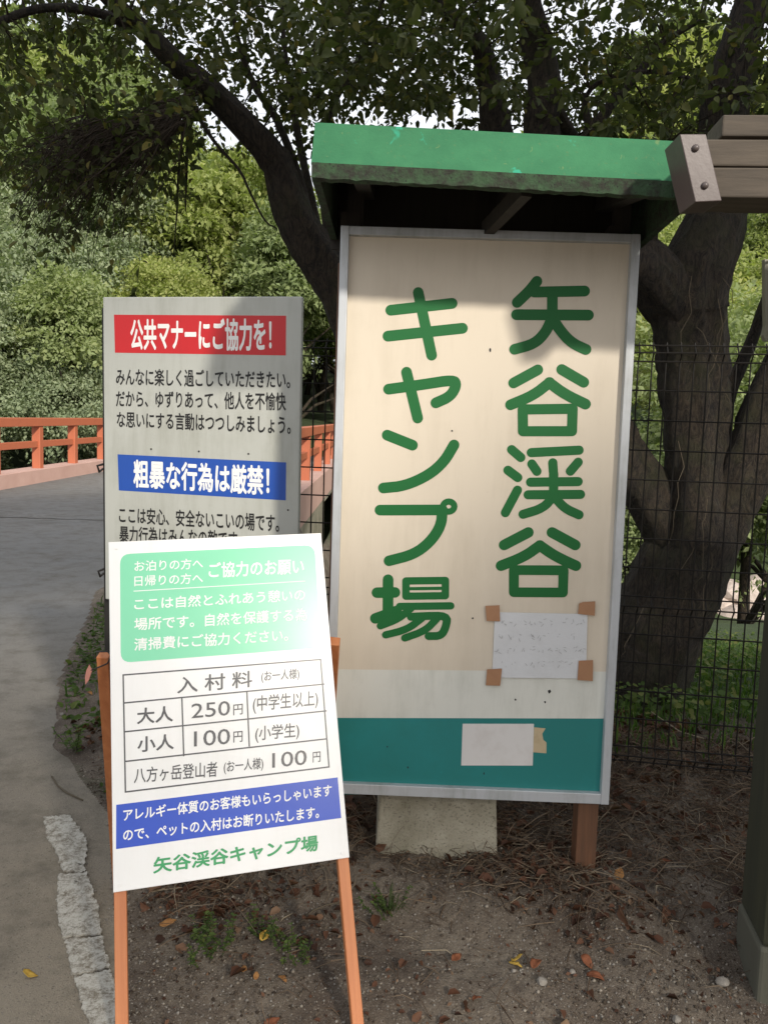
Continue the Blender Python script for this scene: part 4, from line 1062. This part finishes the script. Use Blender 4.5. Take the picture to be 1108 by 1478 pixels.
# dead leaves
def litter_keep(p):
    d = sst(2.1, 2.6, p[:, 1]+.18*fbm(p[:, 0], p[:, 1], 3, 3))*.9+.05+.25*(fbm(p[:, 0]+5, p[:, 1], 4, 3) > .5)
    d = d*np.clip(.65+.9*fbm(p[:, 0]+2, p[:, 1], 5, 4), .12, 1.2)
    return (rng.random(len(p)) < d*.85) & (inv_e(p) > .05+.1*rng.random(len(p)))
C = scatter(20000, (-1.9, 1.7), (1.5, 3.9), litter_keep); n = len(C); C[:, 2] += .004+.006*rng.random(n)
ll = rng.uniform(.012, .05, n)*np.where(rng.random(n) < .25, 1.2, .8)
V, Fq, tn = leaf_block(C, unit(rng.normal(0, 1, (n, 3))*np.array([1, 1, .25])), unit(rng.normal(0, .55, (n, 3))+np.array([0, 0, 1])), ll, ll*.6, rng, np.clip(rng.normal(.35, .25, n), 0, 1), .22)
o = link_mesh('leaf_litter', np_mesh('leaf_litter', V, Fq, tn), M['dead']); tag(o, 'brown dead leaves scattered on the bare soil round the signboard', 'leaf litter', kind='stuff')
# soil crumbs and leaf fragments
def crumbs(C, smin, smax, mat, name, label, cat):
    n = len(C); s_ = (rng.uniform(0, 1, n)**2.5*(smax-smin)+smin)[:, None]
    oc = np.array([[1,0,0],[0,1,0],[-1,0,0],[0,-1,0],[.2,.1,.8],[0,0,-.6]])
    V = (C[:, None, :]+oc[None]*s_[:, None, :]*rng.uniform(.5, 1.3, (n, 6, 1))).reshape(-1, 3); b = np.arange(n)[:, None]*6
    Fq = np.concatenate([b+np.array([q]) for q in ((0,1,4),(1,2,4),(2,3,4),(3,0,4),(1,0,5),(2,1,5),(3,2,5),(0,3,5))], 0)
    o = link_mesh(name, np_mesh(name, V, Fq, np.repeat(np.clip(rng.normal(.45, .28, n), 0, 1), 6)), M[mat]); tag(o, label, cat, kind='stuff')
k = NT('soil_crumb'); k.fin(k.ramp(k.attr('tone'), [(0, (.035, .026, .02)), (.5, (.10, .08, .06)), (1, (.27, .24, .20))]), .95, spec=.1); M['crumb'] = k.m
C = scatter(60000, (-1.3, 1.6), (1.45, 3.4), lambda p: (inv_e(p) > -.02)&(rng.random(len(p)) < np.clip(.75+.6*fbm(p[:, 0], p[:, 1], 3, 4), .12, 1))); C[:, 2] += .0005
crumbs(C, .0012, .0075, 'crumb', 'soil_crumbs', 'crumbs of loose dark soil over the bare ground', 'soil')
C = scatter(26000, (-1.5, 1.7), (1.5, 3.6), lambda p: litter_keep(p) | ((rng.random(len(p)) < .10) & (inv_e(p) > .05))); n = len(C); C[:, 2] += .003+.006*rng.random(n)
ll = rng.uniform(.005, .018, n)
V, Fq, tn = leaf_block(C, unit(rng.normal(0, 1, (n, 3))*np.array([1, 1, .4])), unit(rng.normal(0, .7, (n, 3))+np.array([0, 0, 1])), ll, ll*.6, rng, np.clip(rng.normal(.5, .3, n), 0, 1), .2, hexa=False)
o = link_mesh('leaf_fragments', np_mesh('leaf_fragments', V, Fq, tn), M['dead']); tag(o, 'small brown leaf fragments mixed into the soil', 'leaf litter', kind='stuff')
# stalks and twigs
def stalks(name, C, lmin, lmax, rad, mat, label, cat, flat_=.25, bend=.2):
    n = len(C); d = unit(rng.normal(0, 1, (n, 3))*np.array([1, 1, flat_])); L = rng.uniform(lmin, lmax, n)[:, None]
    m = C+d*L*.5+np.array([0, 0, 1])*L*bend*rng.random((n, 1))+rng.normal(0, .06, (n, 3))*L; e = C+d*L; r_ = rad*rng.uniform(.5, 1.4, (n, 1))
    sd_ = unit(np.cross(d, [0, 0, 1])); up_ = np.array([[0, 0, 1.]])
    V = np.stack([C-sd_*r_, C+sd_*r_, C+up_*r_*1.4, m-sd_*r_, m+sd_*r_, m+up_*r_*1.4, e-sd_*r_*.5, e+sd_*r_*.5, e+up_*r_*.7], 1).reshape(-1, 3)
    b = np.arange(n)[:, None]*9; Fq = np.concatenate([b+np.array([q]) for q in ((0,3,5,2),(2,5,4,1),(1,4,3,0),(3,6,8,5),(5,8,7,4),(4,7,6,3))], 0)
    o = link_mesh(name, np_mesh(name, V, Fq, np.repeat(np.clip(rng.normal(.45, .25, n), 0, 1), 9)), M[mat]); tag(o, label, cat, kind='stuff'); return o
def stalk_keep(p):
    d = sst(2.2, 2.55, p[:, 1]+.12*fbm(p[:, 0], p[:, 1], 3, 3))+.03
    return (rng.random(len(p)) < d) & (inv_e(p) > .15)
C = scatter(21000, (-1.6, 1.7), (1.7, 3.4), stalk_keep); C[:, 2] += .003+.008*rng.random(len(C))
stalks('dry_stalks', C, .03, .14, .0013, 'needle', 'dry needles and grass stalks matted on the mound below the signboard', 'dry stalks')
C = scatter(260, (-1.5, 1.6), (1.7, 3.4), stalk_keep); C[:, 2] += .008
stalks('twig_litter', C, .08, .28, .0022, 'needle', 'thin fallen twigs lying about on the bare soil', 'twigs', .12, .1)
# pebbles
def pebbles(C, smin, smax, mat, name, label):
    n = len(C); s = (rng.uniform(0, 1, n)**3*(smax-smin)+smin)[:, None]
    oc = np.array([[1,0,0],[0,1,0],[-1,0,0],[0,-1,0],[.2,.1,.8],[0,0,-.6]])
    V = (C[:, None, :]+oc[None]*s[:, None, :]*rng.uniform(.6, 1.2, (n, 6, 1))).reshape(-1, 3); b = np.arange(n)[:, None]*6
    Fq = np.concatenate([b+np.array([q]) for q in ((0,1,4),(1,2,4),(2,3,4),(3,0,4),(1,0,5),(2,1,5),(3,2,5),(0,3,5))], 0)
    o = link_mesh(name, np_mesh(name, V, Fq), M[mat]); tag(o, label, 'gravel', kind='stuff')
C = scatter(9000, (-1.2, 1.5), (1.45, 3.0), lambda p: (inv_e(p) > -.15)&(rng.random(len(p)) < 1-.8*sst(2.25, 2.6, p[:, 1]))); C[:, 2] += .001
pebbles(C, .0009, .0062, 'stone', 'gravel', 'fine gravel and grit pressed into the bare soil')
C = scatter(2500, (-2.4, -.5), (1.6, 4.5), lambda p: (inv_e(p) < 0)&(rng.random(len(p)) < .35)); C[:, 2] += .007
pebbles(C, .0008, .004, 'stone', 'road_grit', 'loose grit lying on the road surface')
# grass behind the fence and sparse blades
def blades(name, C, h0, h1, label, mat='grass'):
    n = len(C); a = rng.uniform(0, 6.28, n); ln = np.stack([np.cos(a), np.sin(a), np.zeros(n)], -1); h = rng.uniform(h0, h1, n)[:, None]; sd_ = np.stack([-np.sin(a), np.cos(a), np.zeros(n)], -1); wd = h*.05+.001
    t = rng.uniform(.1, .8, (n, 1)); up_ = np.array([0, 0, 1.])
    m = C+up_*h*.6+ln*h*t*.3; e = C+up_*h*(1-.4*t)+ln*h*t
    V = np.stack([C-sd_*wd, C+sd_*wd, m+sd_*wd*.8, m-sd_*wd*.8, e+sd_*wd*.15, e-sd_*wd*.15], 1).reshape(-1, 3); b = np.arange(n)[:, None]*6
    Fq = np.concatenate([b+np.array([[0,1,2,3]]), b+np.array([[3,2,4,5]])], 0)
    o = link_mesh(name, np_mesh(name, V, Fq, np.repeat(np.clip(rng.normal(.4, .22, n), 0, 1), 6)), M[mat]); tag(o, label, 'grass', kind='stuff')
C = scatter(60000, (-1.6, 5), (3.15, 8.5), lambda p: (rng.random(len(p)) < .35+.65*sst(3.1, 4.2, p[:, 1])) & (fbm(p[:, 0], p[:, 1], 2.5, 3) > -.75) & (inv_e(p) > .7)); blades('bank_grass', C, .02, .09, 'low green grass on the bank behind the mesh fence')
# broad leaved ground cover on the bank
C = scatter(30000, (-1.5, 5.5), (3.5, 9), lambda p: (inv_e(p) > .8) & (fbm(p[:, 0]+9, p[:, 1], 2, 3) > -.1)); n = len(C); C[:, 2] += rng.uniform(.02, .14, n)
ll = rng.uniform(.018, .045, n); V, Fq, tn = leaf_block(C, unit(rng.normal(0, 1, (n, 3))*np.array([1, 1, .3])), unit(rng.normal(0, .4, (n, 3))+np.array([0, -.2, 1])), ll, ll*.8, rng, None, .1)
o = link_mesh('ground_cover', np_mesh('ground_cover', V, Fq, tn), M['weed']); tag(o, 'broad leaved green ground cover on the river bank behind the fence', 'ground cover', kind='stuff')
# verge undergrowth along the road left of the fee board
def verge_keep(p):
    o_ = inv_e(p); return (o_ > .03) & (o_ < .9) & (fbm(p[:, 0], p[:, 1], 4, 3) > -.5)
C = scatter(11000, (-3.4, -.6), (2.75, 8), verge_keep); n = len(C); C[:, 2] += rng.uniform(.0, .17, n)*sst(.05, .35, inv_e(C))
ll = rng.uniform(.02, .055, n); V, Fq, tn = leaf_block(C, unit(rng.normal(0, 1, (n, 3))*np.array([1, 1, .4])), unit(rng.normal(0, .6, (n, 3))+np.array([0, -.1, 1])), ll, ll*.6, rng, np.clip(rng.normal(.35, .25, n), 0, 1), .12)
o = link_mesh('verge_weeds', np_mesh('verge_weeds', V, Fq, tn), M['weed']); tag(o, 'low dark weeds along the road edge beside the fee board', 'weeds', kind='stuff')
C = scatter(1200, (-3.2, -.7), (2.7, 8), verge_keep); blades('verge_grass', C, .03, .11, 'thin grass blades among the weeds at the road edge')

# single plants
def weed(px, py, z, s, label, name='weed_plant', seed=1, nst=7):
    p = on_z(px, py, z); p.z = float(height(p.x, p.y)); r = random.Random(seed)
    t = thing(name, label, 'plant', loc=p); st = MB(); C = []; D = []
    for i in range(nst):
        a = r.uniform(0, 6.28); q = Vector(p)+Vector((r.gauss(0, .02), r.gauss(0, .02), -.004)); pts = [q]; n_ = 6
        for j in range(n_):
            q = q+Vector((math.cos(a)*.012+r.gauss(0, .004), math.sin(a)*.012+r.gauss(0, .004), .022*r.uniform(.5, 1.1)))*s; pts.append(q)
            for e in (-1, 1):
                an = a+e*1.3+r.gauss(0, .3); C.append(tuple(q)); D.append((math.cos(an), math.sin(an), .15))
        st.tube(pts, .0012, 4, cap=False)
    obj('stems', st, M['weed'], t)
    C = np.array(C)-np.array(p); D = np.array(D); n = len(C); rg = np.random.default_rng(seed)
    ll = .026*s*rg.uniform(.5, 1.2, n); V, Fq, tn = leaf_block(C, D, unit(rg.normal(0, .3, (n, 3))+np.array([0, 0, 1])), ll, ll*.62, rg, rg.uniform(.3, .8, n), .1)
    link_mesh('foliage', np_mesh('foliage', V, Fq, tn), M['weed'], t)
for i, (px, py, z, s, lb) in enumerate(((318,1345,.05,1.0,'green weed below the fee board, nearest to its left leg'),(285,1330,.05,.8,'small green weed left of the leafy one under the fee board'),(290,1375,.02,.7,'small weed sprouting on bare soil under the fee board, the nearest of them'),
      (412,1345,.05,.9,'green weed below the fee board close to its right leg'),(428,1375,.03,.7,'small weed by the inner side of the right orange leg'),(372,1320,.08,.8,'yellowish weed below the middle of the fee board'),
      (128,960,.0,1.4,'leafy weed at the road edge below the pink tag'),(105,1085,.0,1.5,'weed with pale leaves at the road edge above the white line'),(560,1290,.1,.9,'green weed in the dry stalks in front of the concrete block'))):
    weed(px, py, z, s*.62, lb, seed=i+3)
# grass tuft
p = on_z(560, 1290, .1); t = thing('grass_tuft', 'yellow green grass tuft on the mound in front of the concrete block', 'grass', loc=(p.x, p.y, float(height(p.x, p.y))))
st = MB(); r = random.Random(4)
for i in range(34):
    a = r.uniform(0, 6.28); l = r.uniform(.03, .10); b0 = Vector((r.gauss(0, .015), r.gauss(0, .012), 0)); q = Vector((math.cos(a), math.sin(a), 0)); sd_ = Vector((-q.y, q.x, 0))*.0013
    m = b0+q*l*.4+Vector((0, 0, l*.6)); e = b0+q*l+Vector((0, 0, l*.45)); st.add([b0-sd_, b0+sd_, m+sd_, m-sd_, e], [(0,1,2,3),(3,2,4)])
obj('blades', st, M['weed'], t, world=False)

# single fallen leaves and stones
def fallen(px, py, z, L, mat, label, seed, turn):
    p = on_z(px, py, z); p.z = float(height(p.x, p.y))+.012; rg = np.random.default_rng(seed)
    n1, n2 = 7, 5; vs = []; fs = []
    for i in range(n1):
        t = i/(n1-1); wdt = L*.36*math.sin(math.pi*min(1, t*.96+.04))**.7*(1-.35*t)
        for j in range(n2):
            u = (j/(n2-1)-.5)*2; vs.append(((t-.5)*L, u*wdt, .35*wdt*abs(u)+.08*L*math.sin(t*5+seed)+rg.normal(0, .0012)))
    for i in range(n1-1):
        for j in range(n2-1): a = i*n2+j; fs.append((a, a+n2, a+n2+1, a+1))
    o = link_mesh('fallen_leaf', np_mesh('fallen_leaf', vs, fs, rg.uniform(0, 1, len(vs)), True), M[mat]); o.location = p; o.rotation_euler = (rg.normal(0, .25), rg.normal(0, .25), turn)
    sd_ = o.modifiers.new('thick', 'SOLIDIFY'); sd_.thickness = .0008
    return tag(o, label, 'leaf')
for i, a in enumerate(((44,1412,0,.042,'yellow_leaf','yellow fallen leaf lying alone on the road at the left edge',.1),(748,1352,.08,.04,'yellow_leaf','upper of two yellow leaves on the soil below the signboard',.5),(745,1366,.07,.038,'yellow_leaf','lower of two yellow leaves on the soil below the signboard',-.3),
      (860,1392,.04,.05,'red_leaf','red brown curled leaf on the gravel near the gate post',-.4),(688,1440,.0,.03,'red_leaf','small red brown leaf near the bottom edge of the bare soil',.6),(392,1462,.0,.045,'red_leaf','red brown leaf at the foot of the soil between the orange legs',.3),
      (382,1332,.06,.045,'yellow_leaf','torn yellow leaf among the weeds under the fee board',1.2),(352,1392,.02,.03,'orange_leaf','orange leaf fragment on the soil between the orange legs',1.6),(370,1403,.02,.025,'orange_leaf','small pointed yellow orange leaf standing between the orange legs',1.5),(408,1406,.02,.03,'orange_leaf','orange brown leaf right of the small pointed one',-.6),
      (775,1368,.06,.05,'red_leaf','dark red leaf just right of the two yellow leaves',.9),(848,1365,.06,.045,'red_leaf','curled brown leaf in the patch below the right sign leg',-1.1),(660,1345,.09,.04,'red_leaf','brown curled leaf on the mound left of the yellow leaves',.8),(893,1262,.12,.05,'orange_leaf','orange brown leaf on the shaded soil right of the sign leg',1.2),
      (243,1316,.05,.05,'orange_leaf','orange leaf lying in the shadow just below the fee board',.4),(962,1250,.1,.05,'red_leaf','brown leaf in the shaded soil in front of the fence',.2),(130,1006,.0,.04,'orange_leaf','pale orange leaf at the road edge beside the weeds',-.5))):
    fallen(*a[:6], i+2, a[6])
for i, (px, py, z, s, lb) in enumerate(((1042,1420,.0,.020,'pale grey stone on the gravel beside the gate footing'),(782,1401,.04,.016,'grey angular stone below the two yellow leaves'),(826,1380,.05,.011,'small whitish stone left of the shaded corner'),(742,1376,.06,.008,'tiny white stone under the yellow leaves'),(90,1035,0,.012,'small round stone at the road edge inside the weeds'),(976,1463,0,.013,'stone at the bottom right of the gravel'))):
    p = on_z(px, py, z); p.z = float(height(p.x, p.y))+s*.5; rock('stone', lb, p, (s, s*.8, s*.75), 80+i, 'stone', 'stone', sub=2)
# bent stick by the road edge, larger sticks
def stick(pts, r, label, name='fallen_stick'):
    P3 = []
    for x, y in pts: p = on_z(x, y, 0.02); p.z = float(height(p.x, p.y))+r+.004; P3.append(p)
    o = obj(name, MB().tube(P3, [r*(1-.4*i/len(P3)) for i in range(len(P3))], 6, .15), M['vine'], smooth=True); tag(o, label, 'stick')
stick([(75,1118),(84,1132),(98,1142),(120,1152)], .004, 'curved bare stick at the road edge under the weeds')
stick([(400,1350),(425,1340),(452,1322),(470,1316),(490,1315)], .003, 'forked pale stick lying towards the right orange leg')
stick([(412,1365),(428,1364),(438,1368)], .003, 'short pale stick under the small weed')
stick([(560,1250),(572,1262),(580,1245),(600,1228)], .004, 'dark bent stick leaning at the left of the concrete block')
# road crack
mb = MB(); cr = []
for i, x in enumerate(np.linspace(-6.4, -2.7, 40)): cr.append((x, 11.6+.03*math.sin(i*1.3)+.02*random.random(), float(road_z(np.array(11.6)))+.0085))
for i in range(39): a = cr[i]; b = cr[i+1]; mb.add([(a[0],a[1]-.02,a[2]),(b[0],b[1]-.02,b[2]),(b[0],b[1]+.02,b[2]),(a[0],a[1]+.02,a[2])], [(0,1,2,3)])
o = obj('road_joint', mb, M['ink']); tag(o, kind='structure')
